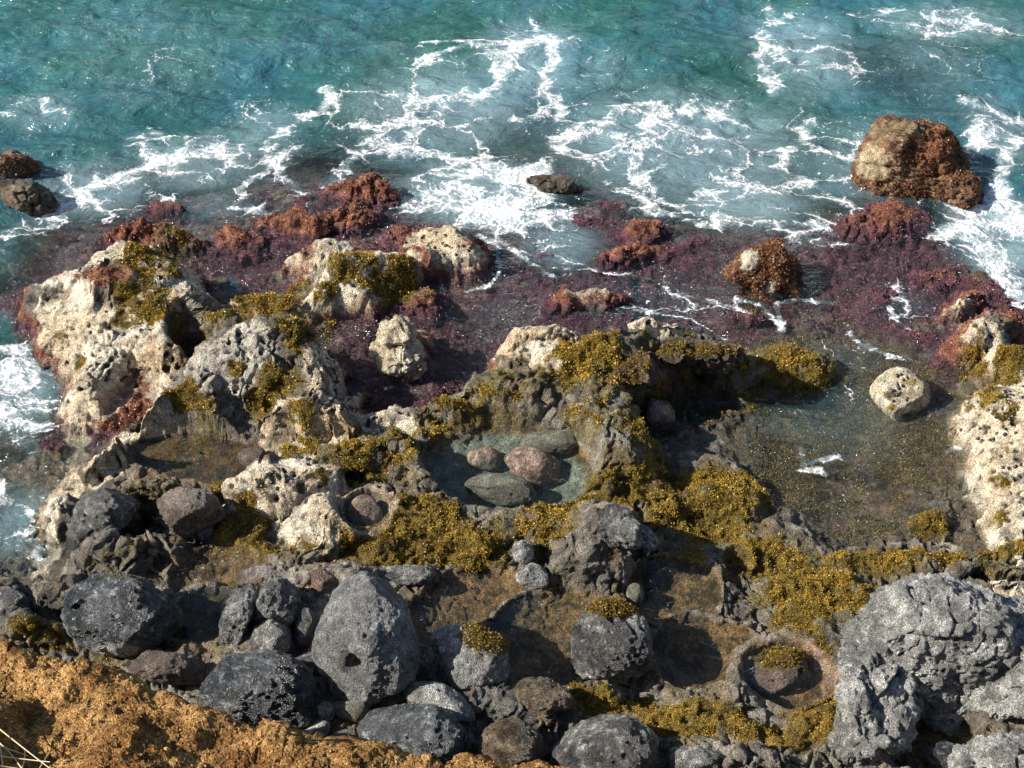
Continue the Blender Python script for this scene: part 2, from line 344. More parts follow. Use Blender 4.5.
    bp = nd(nt, 'ShaderNodeBump', inp={'Strength': 1.0, 'Distance': ripple}); L.new(r1.outputs[0], bp.inputs['Height'])
    bf = nd(nt, 'ShaderNodeBump', inp={'Strength': .6, 'Distance': .03}); L.new(foam, bf.inputs['Height']); L.new(bp.outputs[0], bf.inputs['Normal'])
    gl = nd(nt, 'ShaderNodeBsdfGlossy', inp={'Roughness': .09}); L.new(bp.outputs[0], gl.inputs['Normal'])
    bs = nd(nt, 'ShaderNodeBump', inp={'Strength': .9, 'Distance': ripple * .55}); L.new(r1.outputs[0], bs.inputs['Height']); L.new(bs.outputs[0], dif.inputs['Normal'])
    fr = nd(nt, 'ShaderNodeFresnel', inp={'IOR': 1.33}); L.new(bp.outputs[0], fr.inputs['Normal'])
    L.new(mrange(nt, geo.outputs['Backfacing'], 0, 1, 1.33, 1 / 1.33), fr.inputs['IOR'])   # the sheet stands for the water below it: same reflectance from both sides
    s1 = nd(nt, 'ShaderNodeMixShader'); L.new(math_n(nt, 'MULTIPLY', fr.outputs[0], 1.0, True), s1.inputs[0]); L.new(b.outputs[0], s1.inputs[1]); L.new(gl.outputs[0], s1.inputs[2])
    fd = nd(nt, 'ShaderNodeBsdfDiffuse', inp={0: (.84, .87, .9, 1)}); L.new(bf.outputs[0], fd.inputs['Normal'])
    s2 = nd(nt, 'ShaderNodeMixShader'); L.new(foam, s2.inputs[0]); L.new(s1.outputs[0], s2.inputs[1]); L.new(fd.outputs[0], s2.inputs[2])
    L.new(s2.outputs[0], out.inputs[0])
    return m
M_SEA = water_material('sea_water', ((.026, .108, .098), (.034, .132, .172)), (.36, .52, .60), .26)
M_POOL = water_material('tide_pool_water', ((.03, .045, .05), (.035, .05, .055)), (.3, .33, .33), .012, False)

# ------------------------------------------------------------------ surface cover, read off at places on the shore: u, v, ru, rv, strength
PALE = [(75,268,48,17,1),(125,245,52,11,1),(190,233,28,8,1),(160,280,30,26,.9),(195,280,20,34,.9),(60,310,36,20,1),(95,342,52,26,1),(140,330,26,26,.7),(100,378,32,25,1),(78,405,20,24,1),(160,362,20,26,.8),(45,330,20,14,1),
 (235,345,42,28,.65),(312,335,28,42,.95),(335,385,26,38,1),(195,372,26,24,.8),(155,410,34,20,.8),(125,440,26,18,.8),(105,462,18,14,.9),(285,300,34,16,.8),(290,425,40,14,.8),(250,300,40,10,.7),(225,372,26,20,.4),
 (290,450,40,20,1),(255,482,44,18,1),(300,475,36,20,.8),(320,512,52,30,.62),(375,420,30,14,.8),(340,435,28,14,.8),(400,430,26,10,.8),
 (325,248,24,15,1),(290,262,22,10,.8),(385,262,38,18,1),(358,242,20,12,.8),(350,285,26,14,.8),(440,233,36,14,1),(468,262,20,22,1),(318,298,22,14,.8),(350,305,18,16,.8),(405,352,28,32,1.1),(422,332,18,16,1),
 (540,330,44,16,1.1),(555,352,30,22,.9),(505,342,18,10,.8),(667,326,30,14,1.1),(596,352,16,8,.7),(588,290,18,7,.9),
 (965,303,18,7,.9),(955,316,26,7,.9),(985,330,22,8,.8),(990,345,22,10,1),(1000,372,36,18,1),(1000,405,40,24,1.1),(990,440,36,22,1.1),(1005,470,32,26,1.1),(1012,505,24,30,1.1),(1018,538,14,16,1.1),(1060,440,60,100,1),
 (62,490,18,44,.9),(48,540,14,34,.8),(75,455,14,12,.8),(385,522,20,20,.8),(352,495,16,10,.6),(345,380,14,22,.8),(1010,585,30,18,.5),(950,548,20,6,.6),(850,545,16,6,.5),(370,240,18,10,.6)]
GREY = [(200,372,60,34,.8),(240,352,40,26,.6),(225,400,40,22,.7),(270,345,22,30,.5)]
RED = [(10,310,34,34,1),(60,252,52,9,1),(40,275,22,18,1),(110,275,50,7,1),(150,224,70,7,1),(85,288,34,10,.9),(20,290,26,20,1),(290,222,36,22,1),(350,200,52,26,1.1),(250,238,36,16,1),(300,255,26,12,.8),(270,275,24,16,.9),(395,238,30,10,.9),(410,258,22,12,.9),(440,222,44,6,.9),(422,302,30,22,1.1),(365,335,40,16,1),(390,395,60,26,1),(350,405,24,18,.9),(120,405,34,18,1),(95,430,36,16,1),(60,440,26,16,1),(330,225,34,12,1),(490,265,14,26,.9),
 (590,300,50,20,1.2),(640,235,50,26,1),(770,265,50,38,1.2),(905,190,80,70,1.2),(880,230,90,40,1),(985,310,52,30,1),(960,350,24,24,1),(880,280,90,40,1),(560,260,120,50,1),(480,330,90,40,1),(690,290,120,50,1),(450,370,60,30,.8),(620,300,60,20,1),(700,330,60,16,.8),(820,370,30,14,.5),(160,212,44,12,1),(230,240,30,14,1),(90,460,30,12,.8),(345,350,16,40,.8),(560,190,60,26,1)]
MOSS = [(150,262,30,20,1),(152,300,30,20,1),(125,292,14,12,.9),(175,252,16,10,.9),(132,315,18,10,.9),(80,362,9,5,.8),(60,340,8,5,.7),(100,325,10,5,.7),(265,304,44,12,1),(292,325,24,12,1),(205,322,28,9,1),(300,340,10,14,.7),(277,395,22,18,1.1),(300,415,16,10,1),(262,412,12,8,.9),(190,432,20,28,1.1),(210,422,12,12,.9),(232,370,12,5,.7),
 (368,270,18,16,1),(400,284,18,18,1.1),(345,266,14,12,.9),(382,292,22,10,.9),(325,292,12,14,.9),(330,330,10,8,.7),(430,295,8,6,.6),(300,290,14,8,.8),(455,410,30,18,1.1),(480,402,22,10,.9),(500,425,30,8,.9),(590,352,40,24,1.1),(605,365,40,30,.8),(560,372,26,16,.9),(585,412,22,12,.8),(500,375,40,16,.45),(620,400,30,26,.5),(430,430,24,14,.9),(398,456,30,20,1),(360,455,36,18,1),(330,475,18,12,.8),(310,435,12,8,.7),(360,440,16,8,.8),
 (285,455,16,10,1.1),(305,448,10,6,.9),(240,527,26,24,1.2),(216,484,10,7,1),(265,500,10,14,.7),(300,552,24,7,.8),(265,548,18,6,.8),(340,485,12,10,.6),(425,518,46,22,1.2),(390,548,56,18,1.2),(470,548,44,20,1.1),(440,565,24,10,.9),(520,530,40,16,.8),(560,510,46,16,1.1),(545,532,26,14,1),(582,468,12,18,1),(587,438,10,20,.9),(600,495,24,14,.9),(620,482,16,16,.8),
 (695,420,56,20,1.1),(650,440,26,14,1),(740,410,24,10,.8),(650,495,34,28,1.2),(700,485,60,16,1.2),(740,490,38,18,1.1),(700,525,60,20,1.2),(770,560,44,22,1.2),(815,590,60,34,1.2),(800,620,30,18,1.1),(860,562,56,14,1.1),(920,556,70,9,1),(990,550,40,8,.9),(930,512,20,16,1),(790,366,46,20,.9),(752,382,28,14,.9),(700,352,40,10,.5),(640,345,30,10,.6),
 (1010,360,18,14,1.1),(985,395,22,12,1),(1003,408,18,8,.8),(975,340,12,10,.8),(1005,480,10,8,1),(1000,455,8,6,.8),(1000,515,9,7,.8),(970,375,14,10,.8),(690,720,58,24,1.2),(640,705,30,14,1),(830,712,42,30,1.2),(775,735,50,18,1.1),(598,702,26,14,1.1),(575,692,12,10,.8),(615,725,26,10,.9),(820,665,10,26,.9),(645,735,26,8,.8),
 (62,645,12,10,.9),(30,622,18,6,.7),(95,650,18,6,.7),(40,640,10,6,.7),(130,500,16,6,.6),(120,548,14,6,.6),(745,300,14,5,.6),(755,312,22,7,.6),(785,290,14,8,.9),(690,560,16,18,.8),(660,340,14,5,.5),(1000,570,20,5,.5),(180,545,14,6,.4),(140,525,12,20,.6)]
DARK = [(100,512,50,34,.9),(190,515,50,30,.7),(110,560,70,34,.5),(40,600,60,30,.6),(700,380,60,20,.7),(170,340,20,24,.4),(500,710,60,30,.7),(545,715,50,24,.6),(290,560,30,10,.4),(365,192,30,12,.9),(555,183,36,14,.6),(455,255,10,14,.4),(610,200,26,12,.4)]  # dark rock; entries at the two caves paint their shade into the colour
def cover_world(lst):
    out = []
    for (u, v, ru, rv, s) in lst:
        x, y, z, t = hit(u, v); k = t / F; pit = math.atan2(-ray(u, v)[2], ray(u, v)[1])
        out.append((x, y, ru * k, rv * k / math.sin(pit), s))
    return out
def cover(x, y, W, soft=.55):
    m = np.zeros(len(x), np.float32)
    for (cx, cy, rx, ry, s) in W:
        q = (np.abs(x - cx) < rx * 1.7) & (np.abs(y - cy) < ry * 1.7)
        if not q.any(): continue
        d = np.sqrt(((x[q] - cx) / rx) ** 2 + ((y[q] - cy) / ry) ** 2)
        m[q] = np.maximum(m[q], s * ss(1.45, soft, d))
    return m
WP, WG, WR, WM, WD = map(cover_world, (PALE, GREY, RED, MOSS, DARK))

def col(*c): return np.array(c, np.float32)
def mixc(a, b, t): return a * (1 - t[:, None]) + b * t[:, None]

# ------------------------------------------------------------------ the shore sheet
def axis(lo, hi, step, far_lo, far_hi, g=1.35):
    c = np.arange(lo, hi + step, step); a = [c[0]]; d = step
    while a[-1] > far_lo: d *= g; a.append(a[-1] - d)
    b = [c[-1]]; d = step
    while b[-1] < far_hi: d *= g; b.append(b[-1] + d)
    return np.concatenate([np.array(a[:0:-1]), c, np.array(b[1:])])
US = axis(-110, 1134, 1.3, -30000, 30000)
vs = np.concatenate([np.arange(850, 160, -.9), np.arange(160, -50, -2.2)])
ys = np.array([unproj(512, v, 0.15)[1] for v in vs])
yb = [ys[0]]; d = .02
while yb[-1] > -40: d *= 1.3; yb.append(yb[-1] - d)
yf = [ys[-1]]; d = .05
while yf[-1] < 900: d *= 1.25; yf.append(yf[-1] + d)
YS = np.concatenate([np.array(yb[:0:-1]), ys, np.array(yf[1:])])
dep = np.maximum(YS * cP + (CAMH - .15) * sP, 5.0)
X = (US[None, :] - 512) / F * dep[:, None]; Y = np.repeat(YS[:, None], len(US), 1)
def relax_rows(X, Y):
    fx = np.clip((X - _GX[0]) / (_GX[1] - _GX[0]), 0, 719.99); fy = np.clip((Y - _GY[0]) / (_GY[1] - _GY[0]), 0, 739.99)
    i = fx.astype(int); j = fy.astype(int); a = fx - i; b = fy - j
    H = _HZ[j, i] * (1 - a) * (1 - b) + _HZ[j, i + 1] * a * (1 - b) + _HZ[j + 1, i] * (1 - a) * b + _HZ[j + 1, i + 1] * a * b
    sl = np.abs(np.gradient(H, axis=0)) / np.abs(np.gradient(Y, axis=0)); sl *= (Y > 4) & (Y < 19)
    w = 1 + np.clip(sl, 0, 3.5) * .9
    ker = np.ones(15) / 15
    for ax in (0, 1): w = np.apply_along_axis(lambda q: np.convolve(q, ker, 'same'), ax, w)
    j0 = len(yb) + 5; j1 = len(yb) + len(ys) - 10
    Yn = Y.copy(); rows = np.arange(j1 - j0)
    for c in range(Y.shape[1]):
        cum = np.concatenate([[0], np.cumsum(w[j0:j1 - 1, c])]); cum *= (len(rows) - 1) / cum[-1]
        Yn[j0:j1, c] = np.interp(rows, cum, Y[j0:j1, c])
    return Yn
Y = relax_rows(X, Y); depth2 = np.maximum(Y * cP + (CAMH - .15) * sP, 5.0); X = (US[None, :] - 512) / F * depth2
nr, nc = X.shape; x = X.ravel(); y = Y.ravel()
Z = height(x, y)
P = xyz(x, y, Z)
def grid_normals(P, nr, nc):
    G = P.reshape(nr, nc, 3); du = np.gradient(G, axis=1); dv = np.gradient(G, axis=0)
    n = np.cross(du, dv).reshape(-1, 3); n /= np.linalg.norm(n, axis=1)[:, None] + 1e-9
    return n.astype(np.float32)
N = grid_normals(P, nr, nc)
# masks in world space with ragged edges
wx = x + .07 * fbm(P, 5, 4, 31, .6); wy = y + .07 * fbm(P, 5, 4, 35, .6)
mp, mg, mr, mm, md = (cover(wx, wy, W) for W in (WP, WG, WR, WM, WD))
inpool = np.zeros(len(x), np.float32); level = np.full(len(x), -9., np.float32)
for n, (cx, cy, rx, ry, lev, dp, ang, pw) in PW.items():
    w = ss(1.3, .98, ell(x, y, cx, cy, rx, ry, ang)); inpool = np.maximum(inpool, w); level = np.where(w > .3, lev, level)
region = ss(24, 18, y) * ss(-12, -9, x) * ss(12, 9, x)
amp = region * (1 - .75 * inpool) * (.35 + .65 * ss(-.25, .1, Z))
amp *= np.where(Z < .12, .8, 1.0)
for n in ('pothole', 'ring'): amp *= .5 + .5 * ss(1.1, 1.8, ell(x, y, *PW[n][:4], PW[n][6]))
palew = ss(.35, .7, mp)
p4a = ell(x, y, unproj(850, 440, 0)[0], unproj(850, 440, 0)[1], 1.6, 1.8, 0); inp4 = ss(1.1, .85, p4a) * ss(.02, -.06, Z)
amp *= 1 - .75 * inp4
big = fbm(P, 2.6, 3, 51) * (.11 - .05 * ss(.3, .7, mp))
mid = fbm(P, 7, 4, 61, .55, ridged=True) * .06
f1, f2, cr = voro(P + .03 * np.stack([vn(P, 9, 1), vn(P, 9, 2), vn(P, 9, 3)], 1), 5.5, 70)
crack = -(1 - ss(0, .16, f2 - f1)) * .07 * ss(.2, -.2, vn(P, 1.5, 5)) * (1 - .4 * mm)
mid = mid * (1 - .62 * palew); crack = crack * (1 - .7 * palew)
g1, g2, gr = voro(P + .01 * np.stack([vn(P, 30, 1), vn(P, 30, 2), vn(P, 30, 3)], 1), 10.5, 80)
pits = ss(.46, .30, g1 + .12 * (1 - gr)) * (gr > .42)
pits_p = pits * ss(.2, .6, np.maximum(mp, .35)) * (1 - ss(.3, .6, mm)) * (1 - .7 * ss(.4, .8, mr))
fine = fbm(P, 24, 3, 91, .6) * (.016 + .02 * inp4)
D = (big + mid - .02 + crack - pits_p * .035 + fine) * amp + fine * .3 * inpool * region
# seaweed mats are puffy
puff = .6 * ss(.5, .9, mm) * ss(.3, .7, N[:, 2]) * (.012 + .03 * vn(P, 14, 6) + .02 * vn(P, 30, 8)) * region
rpuff = ss(.4, .9, mr) * (.02 + .03 * vn(P, 11, 7)) * region * (1 - ss(.4, .7, mp))
D = D + puff + rpuff
P2 = P + N * D[:, None]
# sideways warp gives overhangs
hh = ss(.15, .6, Z) * region * (1 - inpool)
P2[:, 0] += hh * .06 * vn(P2, 5, 101); P2[:, 1] += hh * .05 * vn(P2, 5, 102)
z2 = P2[:, 2]
# colours
e = .5 * fbm(P2, 9, 5, 111, .65); e2 = .5 * fbm(P2, 30, 4, 115, .65)
tp = ss(.34, .50, mp + e * .9 + e2 * .5)
tr_ = ss(.40, .62, mr + e * .8 - .1)
bk = fbm(P2, 5.5, 4, 166, .65)
tm = ss(.54, .70, mm * ss(.15, .6, N[:, 2] + .15) + e * .9 + e2 * .7 + bk * .75 - .13)
shelfzone = ss(10.2, 10.8, y + .3 * e) * ss(17.5, 16, y) * ss(.24, .09, z2 + .2 * e) * ss(-.5, -.25, z2)
p4 = ell(x, y, unproj(850, 440, 0)[0], unproj(850, 440, 0)[1], 1.55, 1.75, 0); shelfzone *= ss(.9, 1.15, p4 + .3 * e)
tr_ = np.maximum(tr_, shelfzone * ss(-.35, -.1, bk))
tp = tp * (1 - .75 * shelfzone)
tm = tm * ss(1.25, 1.6, ell(x, y, *PW['pothole'][:4], 0))
tg = ss(.3, .7, mg + e)
td = ss(.3, .8, md + e)
v1_, _, vr = voro(P2, 9, 120)
basalt = mixc(col(.15, .13, .10), col(.34, .315, .27), ss(-.5, .6, fbm(P2, 4, 5, 121, .65))) 
basalt = mixc(basalt, np.broadcast_to(col(.52, .48, .40), basalt.shape), ss(.12, .35, e2 + e * .5) * .6)
basalt = mixc(basalt, np.broadcast_to(col(.21, .14, .05), basalt.shape), ss(-.1, .35, fbm(P2, 3, 4, 125, .6)) * .6)
pale = mixc(col(.70, .57, .40), col(.86, .78, .62), ss(-.4, .4, fbm(P2, 3, 4, 131)))
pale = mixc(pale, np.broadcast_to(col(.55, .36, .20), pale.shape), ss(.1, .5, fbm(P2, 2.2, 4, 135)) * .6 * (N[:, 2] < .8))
pale = mixc(pale, np.broadcast_to(col(.36, .35, .33), pale.shape), np.maximum(tg * .7, ss(.18, .45, e2 + .3 * e) * .5))
darkr = mixc(col(.05, .05, .052), col(.16, .155, .15), ss(-.4, .4, fbm(P2, 8, 4, 141)))
redc = mixc(col(.19, .065, .045), col(.42, .19, .11), ss(-.3, .4, fbm(P2, 12, 4, 151)))
shelfc = mixc(col(.12, .05, .085), col(.28, .12, .15), ss(-.3, .4, fbm(P2, 10, 4, 155)))
shelfc = mixc(shelfc, np.broadcast_to(col(.10, .06, .06), shelfc.shape), ss(0, .4, fbm(P2, 4, 4, 156)) * .6)
redc = mixc(redc, shelfc, ss(.14, .02, z2))
mossc = mixc(col(.11, .085, .02), col(.25, .17, .03), ss(-.4, .4, fbm(P2, 16, 4, 161)))
seab = mixc(col(.05, .06, .045), col(.16, .14, .09), ss(-.3, .3, fbm(P2, 1.2, 5, 171)))
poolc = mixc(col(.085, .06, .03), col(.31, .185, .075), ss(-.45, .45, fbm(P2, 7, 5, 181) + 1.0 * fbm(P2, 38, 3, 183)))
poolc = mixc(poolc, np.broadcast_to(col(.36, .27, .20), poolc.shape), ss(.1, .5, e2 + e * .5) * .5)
C = basalt.copy()
C = mixc(C, darkr, td)
C = mixc(C, redc, tr_)
tp = tp * (1 - .8 * ss(.17, .42, fbm(P2, 2.6, 4, 136, .6) + .4 * e2))
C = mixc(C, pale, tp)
film = ss(.10, .5, mm + e * .8) * ss(-.4, .3, fbm(P2, 6, 4, 165)) * .75 * (1 - .6 * tp)
C = mixc(C, mixc(col(.12, .10, .03), col(.24, .20, .08), ss(-.3, .3, e2)), film)
C = mixc(C, mossc, tm)
p4c = mixc(mixc(col(.08, .065, .035), col(.30, .22, .11), ss(-.4, .5, fbm(P2, 3, 5, 185) + .9 * fbm(P2, 32, 3, 187))), np.broadcast_to(col(.34, .20, .15), C.shape), ss(.0, .4, fbm(P2, 2, 4, 189) + .6 * e2) * .6)
C = mixc(C, p4c, ss(.0, -.10, z2) * (1 - tr_) * (1 - tm) * (y < 15.0))
C = mixc(C, seab, ss(-.25, -.5, z2))
grn = PW['clear']; dcl = ell(x, y, *grn[:4], grn[6])
C = mixc(C, poolc * (1 - .45 * ss(1.1, .9, ell(x, y, *PW['notch'][:4], -12)))[:, None], ss(.45, .8, inpool) * (1 - .3 * tm) * ss(.05, -.01, z2 - level + .15 * e))  # notch floor darkened: shade of the outcrops above, put into the colour
C = mixc(C, mixc(col(.19, .22, .18), col(.33, .36, .28), ss(-.3, .3, e)), ss(1.0, .85, dcl) * ss(.04, 0, z2 - .24))
rg_ = PW['ring']; drg = ell(x, y, *rg_[:4], rg_[6])
C = mixc(C, np.broadcast_to(col(.50, .34, .27), C.shape), ss(.74, .9, drg + .2 * e) * ss(1.35, 1.1, drg + .3 * bk) * .7 * ss(-.1, .15, e + .6 * bk))
pt = PW['pothole']; dpt = ell(x, y, *pt[:4], pt[6])
C = mixc(C, np.broadcast_to(col(.5, .38, .27), C.shape), ss(.8, .92, dpt) * ss(1.5, 1.25, dpt) * .9)
# near-black colour inside the pits
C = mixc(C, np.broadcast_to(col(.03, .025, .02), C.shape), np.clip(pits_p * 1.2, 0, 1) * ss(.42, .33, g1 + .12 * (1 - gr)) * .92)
wet = np.maximum(ss(.13, .03, z2), ss(.06, .0, z2 - level) * (level > -1))
C = C * (1 - .35 * (wet * (1 - .8 * inpool))[:, None])
rough = .85 - .5 * wet * (z2 > -.02) - .1 * td - .12 * tm
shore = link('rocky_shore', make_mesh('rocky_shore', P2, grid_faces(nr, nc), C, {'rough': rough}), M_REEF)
tag(shore, kind='structure')
PT, NT = P2, grid_normals(P2, nr, nc)

# ------------------------------------------------------------------ seaweed (leafy tufts) grown on the shore
def leaves(name, pts, nrm, size, per, cA, cB, mt, label, cat, parent=None, seed=0, spread=1.0, tone=None):
    r = np.random.default_rng(seed); n = len(pts) * per
    p = np.repeat(pts, per, 0); nn = np.repeat(nrm, per, 0)
    sz = np.repeat(size, per) * r.uniform(.6, 1.3, n)
    p = p + r.normal(0, 1, (n, 3)) * (sz * .55 * spread)[:, None] * [1, 1, .6]
    d = nn * .55 + r.normal(0, .6, (n, 3)) + [0, 0, .35]; d /= np.linalg.norm(d, axis=1)[:, None]
    s = np.cross(d, r.normal(0, 1, (n, 3))); s /= np.linalg.norm(s, axis=1)[:, None] + 1e-9
    b = np.cross(d, s)
    L = sz[:, None]; W = sz[:, None] * .42
    v0 = p - d * L * .2; v1 = p + d * L * .45 + s * W; v2 = p + d * L * 1.0 + b * L * .3; v3 = p + d * L * .45 - s * W
    V = np.stack([v0, v1, v2, v3], 1).reshape(-1, 3)
    Fc = np.arange(n * 4).reshape(-1, 4)
    t = r.normal(.5, .25, len(pts)) if tone is None else tone + r.normal(0, .2, len(pts))
    t = np.repeat(np.clip(t, 0, 1), per)[:, None]; t = np.clip(t + r.normal(0, .15, (n, 1)), 0, 1)
    c = np.array(cA) * (1 - t) + np.array(cB) * t; c = np.repeat(c, 4, 0)
    o = link(name, make_mesh(name, V, Fc, c, smooth=False), mt, parent)
    if label: tag(o, label, cat, kind='stuff')
    return o
inview = (np.abs(x / depth2.ravel()) < .44) & (y > 4.8) & (y < 17)
def pick(mask, n, seed):
    idx = np.nonzero(mask & inview)[0]; r = np.random.default_rng(seed)
    if len(idx) > n: idx = r.choice(idx, n, replace=False)
    return idx
lim = np.where(level > -1, level, -.06)
i = pick((tm > .6) & (z2 > lim) & (inpool < .8), 80000, 1)
leaves('golden_seaweed', PT[i], NT[i], (.0115 + .006 * fbm(PT[i], 4, 3, 401)) * (PT[i, 1] / 9), 4, (.07, .055, .012), (.56, .36, .05), M_LEAF, 'golden brown leafy seaweed growing in mats over the rock', 'seaweed', seed=2, tone=.5 + .9 * fbm(PT[i], 7, 4, 402, .65))
i = pick((tr_ > .65) & (tp < .3) & (tm < .3) & (z2 > -.16), 62000, 3)
j = ss(.14, .02, PT[i, 2])
k1 = i[j < .5]; k2 = i[j >= .5]
leaves('red_algae', PT[k1], NT[k1], np.full(len(k1), .015), 3, (.13, .045, .035), (.44, .20, .12), M_RED, 'rust red turf algae furring the rock above the wash', 'algae', seed=4)
leaves('purple_algae', PT[k2], NT[k2], np.full(len(k2), .014), 3, (.07, .032, .055), (.30, .14, .15), M_RED, 'dark purple wet algae carpeting the washed shelf', 'algae', seed=5)

i = pick((inp4 > .5) & (fbm(PT, 3.5, 4, 405, .65) > -.12) & (y < 14.5), 30000, 9)
leaves('pool_algae', PT[i], NT[i], np.full(len(i), .013), 3, (.07, .055, .03), (.33, .24, .10), M_LEAF, 'short olive brown algae speckling the floor of the large right tide pool', 'algae', seed=10, tone=.45 + .9 * fbm(PT[i], 5, 4, 406, .65))
i = pick((film > .25) & (tm < .6) & (z2 > lim) & (fbm(PT, 9, 3, 407, .6) > .0), 16000, 11)
leaves('olive_algae', PT[i], NT[i], np.full(len(i), .009), 3, (.08, .07, .02), (.38, .28, .06), M_LEAF, 'sparse olive algae thinly dotting the bare rock between the golden mats', 'algae', seed=12)
# ------------------------------------------------------------------ the sea
def seg_dist(x, y, pts):
    best = np.full(len(x), 99., np.float32)
    for (ax, ay), (bx, by) in zip(pts[:-1], pts[1:]):
        dx, dy = bx - ax, by - ay; t = np.clip(((x - ax) * dx + (y - ay) * dy) / (dx * dx + dy * dy + 1e-9), 0, 1)
        best = np.minimum(best, np.hypot(x - ax - t * dx, y - ay - t * dy))
    return best
STREAKS = [  # points in the picture, half width in px, strength
 ([(0,240),(45,222),(70,205),(95,185),(135,172),(170,160),(215,148)],9,1.0),([(50,215),(80,200)],14,1.1),([(128,178),(150,195),(180,205)],5,.6),([(130,140),(155,130),(200,150),(235,142),(228,160)],8,.8),([(0,112),(30,100),(62,108)],6,.6),
 ([(238,205),(255,180),(282,155),(265,145),(300,120),(332,102),(320,85)],5,1.0),([(230,200),(280,215),(308,205),(300,192),(275,165)],5,.9),([(262,150),(280,172),(297,190)],6,.9),
 ([(325,185),(345,160),(365,138),(400,122),(425,100),(470,98),(495,85),(512,62),(470,48),(425,62)],6,1.0),([(365,135),(400,150),(440,152),(480,160),(512,180)],9,1.0),
 ([(512,48),(545,40),(552,62),(545,90),(558,115)],6,1.0),([(512,120),(535,118),(550,105)],5,.9),([(420,40),(470,42),(510,50)],5,.8),([(400,145),(420,120),(445,108)],5,.8),
 ([(555,142),(600,130),(622,106),(660,108),(720,112)],5,1.0),([(560,150),(590,162),(640,155),(652,125),(655,108)],6,1.0),([(595,130),(632,140),(640,165),(655,198),(690,212),(730,220),(790,222),(835,232)],6,1.0),
 ([(770,0),(776,15),(792,8)],5,.9),([(765,30),(758,60),(775,88)],6,1.0),([(775,62),(800,65),(845,72)],5,.8),([(810,108),(806,140),(835,150)],5,.7),([(790,145),(780,160),(830,195),(850,205)],5,.7),
 ([(860,10),(900,5),(960,20),(1024,25)],5,.8),([(965,105),(1024,118)],6,.9),([(975,125),(985,135),(972,150)],10,1.3),([(1018,140),(1000,175),(985,200),(965,235)],7,1.0),([(965,235),(990,265),(1020,300),(1060,330)],10,1.2),([(940,235),(970,215),(1010,225),(1050,240)],9,1.0),([(1000,180),(1024,215)],8,.8),
 ([(450,190),(480,210),(520,225),(560,215)],14,1.1),([(400,205),(440,205),(470,195)],8,1.0),([(480,165),(530,175),(545,195)],10,1.0),([(700,190),(740,185),(780,190)],7,.9),([(660,215),(700,225),(760,225),(830,240),(850,245)],6,.9),([(600,185),(640,200),(650,215)],6,.8),
 ([(0,350),(30,360),(55,372)],8,1.1),([(5,370),(30,385),(45,400)],12,1.0),([(0,410),(25,425),(50,428)],9,1.0),([(15,440),(30,460)],6,.8),([(4,484),(18,500),(35,512),(48,535),(40,560)],4,1.1),([(20,520),(40,530),(45,545)],6,.9),([(20,600),(35,575)],3,.6),
 ([(468,290),(488,284),(500,270),(497,245),(480,235)],2.2,1.1),([(500,240),(530,262),(556,278)],2.2,.9),([(708,300),(745,312),(762,320)],2.2,.9),([(735,300),(762,305),(775,318),(785,330),(778,305),(800,300),(835,302)],3,1.0),([(850,332),(862,345),(875,352)],3,.9),([(885,300),(895,320),(912,330)],2.2,.9),
 ([(345,385),(360,392),(372,385)],4,1.1),([(385,388),(400,385)],2.5,.8),([(870,200),(880,218),(900,230)],2,.8),([(868,345),(890,358),(925,362)],2.2,.8),([(798,448),(803,465),(815,460),(838,455)],3,1.0),([(800,470),(815,468),(826,475)],3,1.0),([(948,452),(965,448),(975,446)],3,.9),([(720,255),(725,275),(722,290)],1.6,.6),([(600,300),(640,310),(690,320),(735,345)],1.6,.8),([(530,265),(600,270),(650,280)],1.6,.7)]
LACE = [(680,150,190,80,.9),(440,110,130,60,.85),(480,190,110,50,1.1),(200,165,110,45,.8),(90,190,90,40,.9),(40,110,60,25,.5),(260,140,60,60,.6),(870,170,110,70,.6),(740,200,110,40,.95),(800,50,80,60,.7),(950,20,110,30,.6),(1000,240,70,80,1.1),(1000,130,50,40,.7),(530,60,70,60,.7),
 (20,390,60,60,1.0),(20,520,50,60,.7),(150,70,120,50,.25),(560,240,60,40,.8),(640,300,140,40,.35),(500,320,80,40,.3),(850,360,60,30,.35),(830,420,120,60,.42),(900,300,60,30,.4),(400,60,60,40,.3),(930,60,80,50,.4),(600,80,60,40,.4),(220,205,60,30,.6),(150,40,160,50,.22),(350,40,160,50,.15)]
US2 = axis(-110, 1134, 2.4, -60000, 60000); vs2 = np.arange(640, -60, -1.7)
ys2 = np.array([unproj(512, v, 0)[1] for v in vs2])
yb = [ys2[0]]
yf = [ys2[-1]]; d = .05
while yf[-1] < 1500: d *= 1.25; yf.append(yf[-1] + d)
Y2 = np.concatenate([ys2, np.array(yf[1:])])
dp2 = Y2 * cP + CAMH * sP
SX = ((US2[None, :] - 512) / F * dp2[:, None]).ravel(); SY = np.repeat(Y2[:, None], len(US2), 1).ravel()
SP = xyz(SX, SY)
nearshore = ss(16.5, 13.5, SY)
gz = height(SX, SY)
dd = np.maximum(-gz, 0)
amp2 = .12 * ss(.1, .9, dd) * ss(60, 25, SY) + .008
sw = vn(SP * [.5, 1, 1], 1.1, 201) + .5 * vn(SP * [.5, 1, 1], 2.6, 202) + .25 * vn(SP * [.6, 1, 1], 6, 203) + .12 * vn(SP * [.7, 1, 1], 13, 204)
SZ = sw * amp2 * .75
fx = SX + .16 * fbm(SP, 2.0, 4, 211, .6) ; fy = SY + .22 * fbm(SP, 2.0, 4, 215, .6)
foam = np.zeros(len(SX), np.float32)
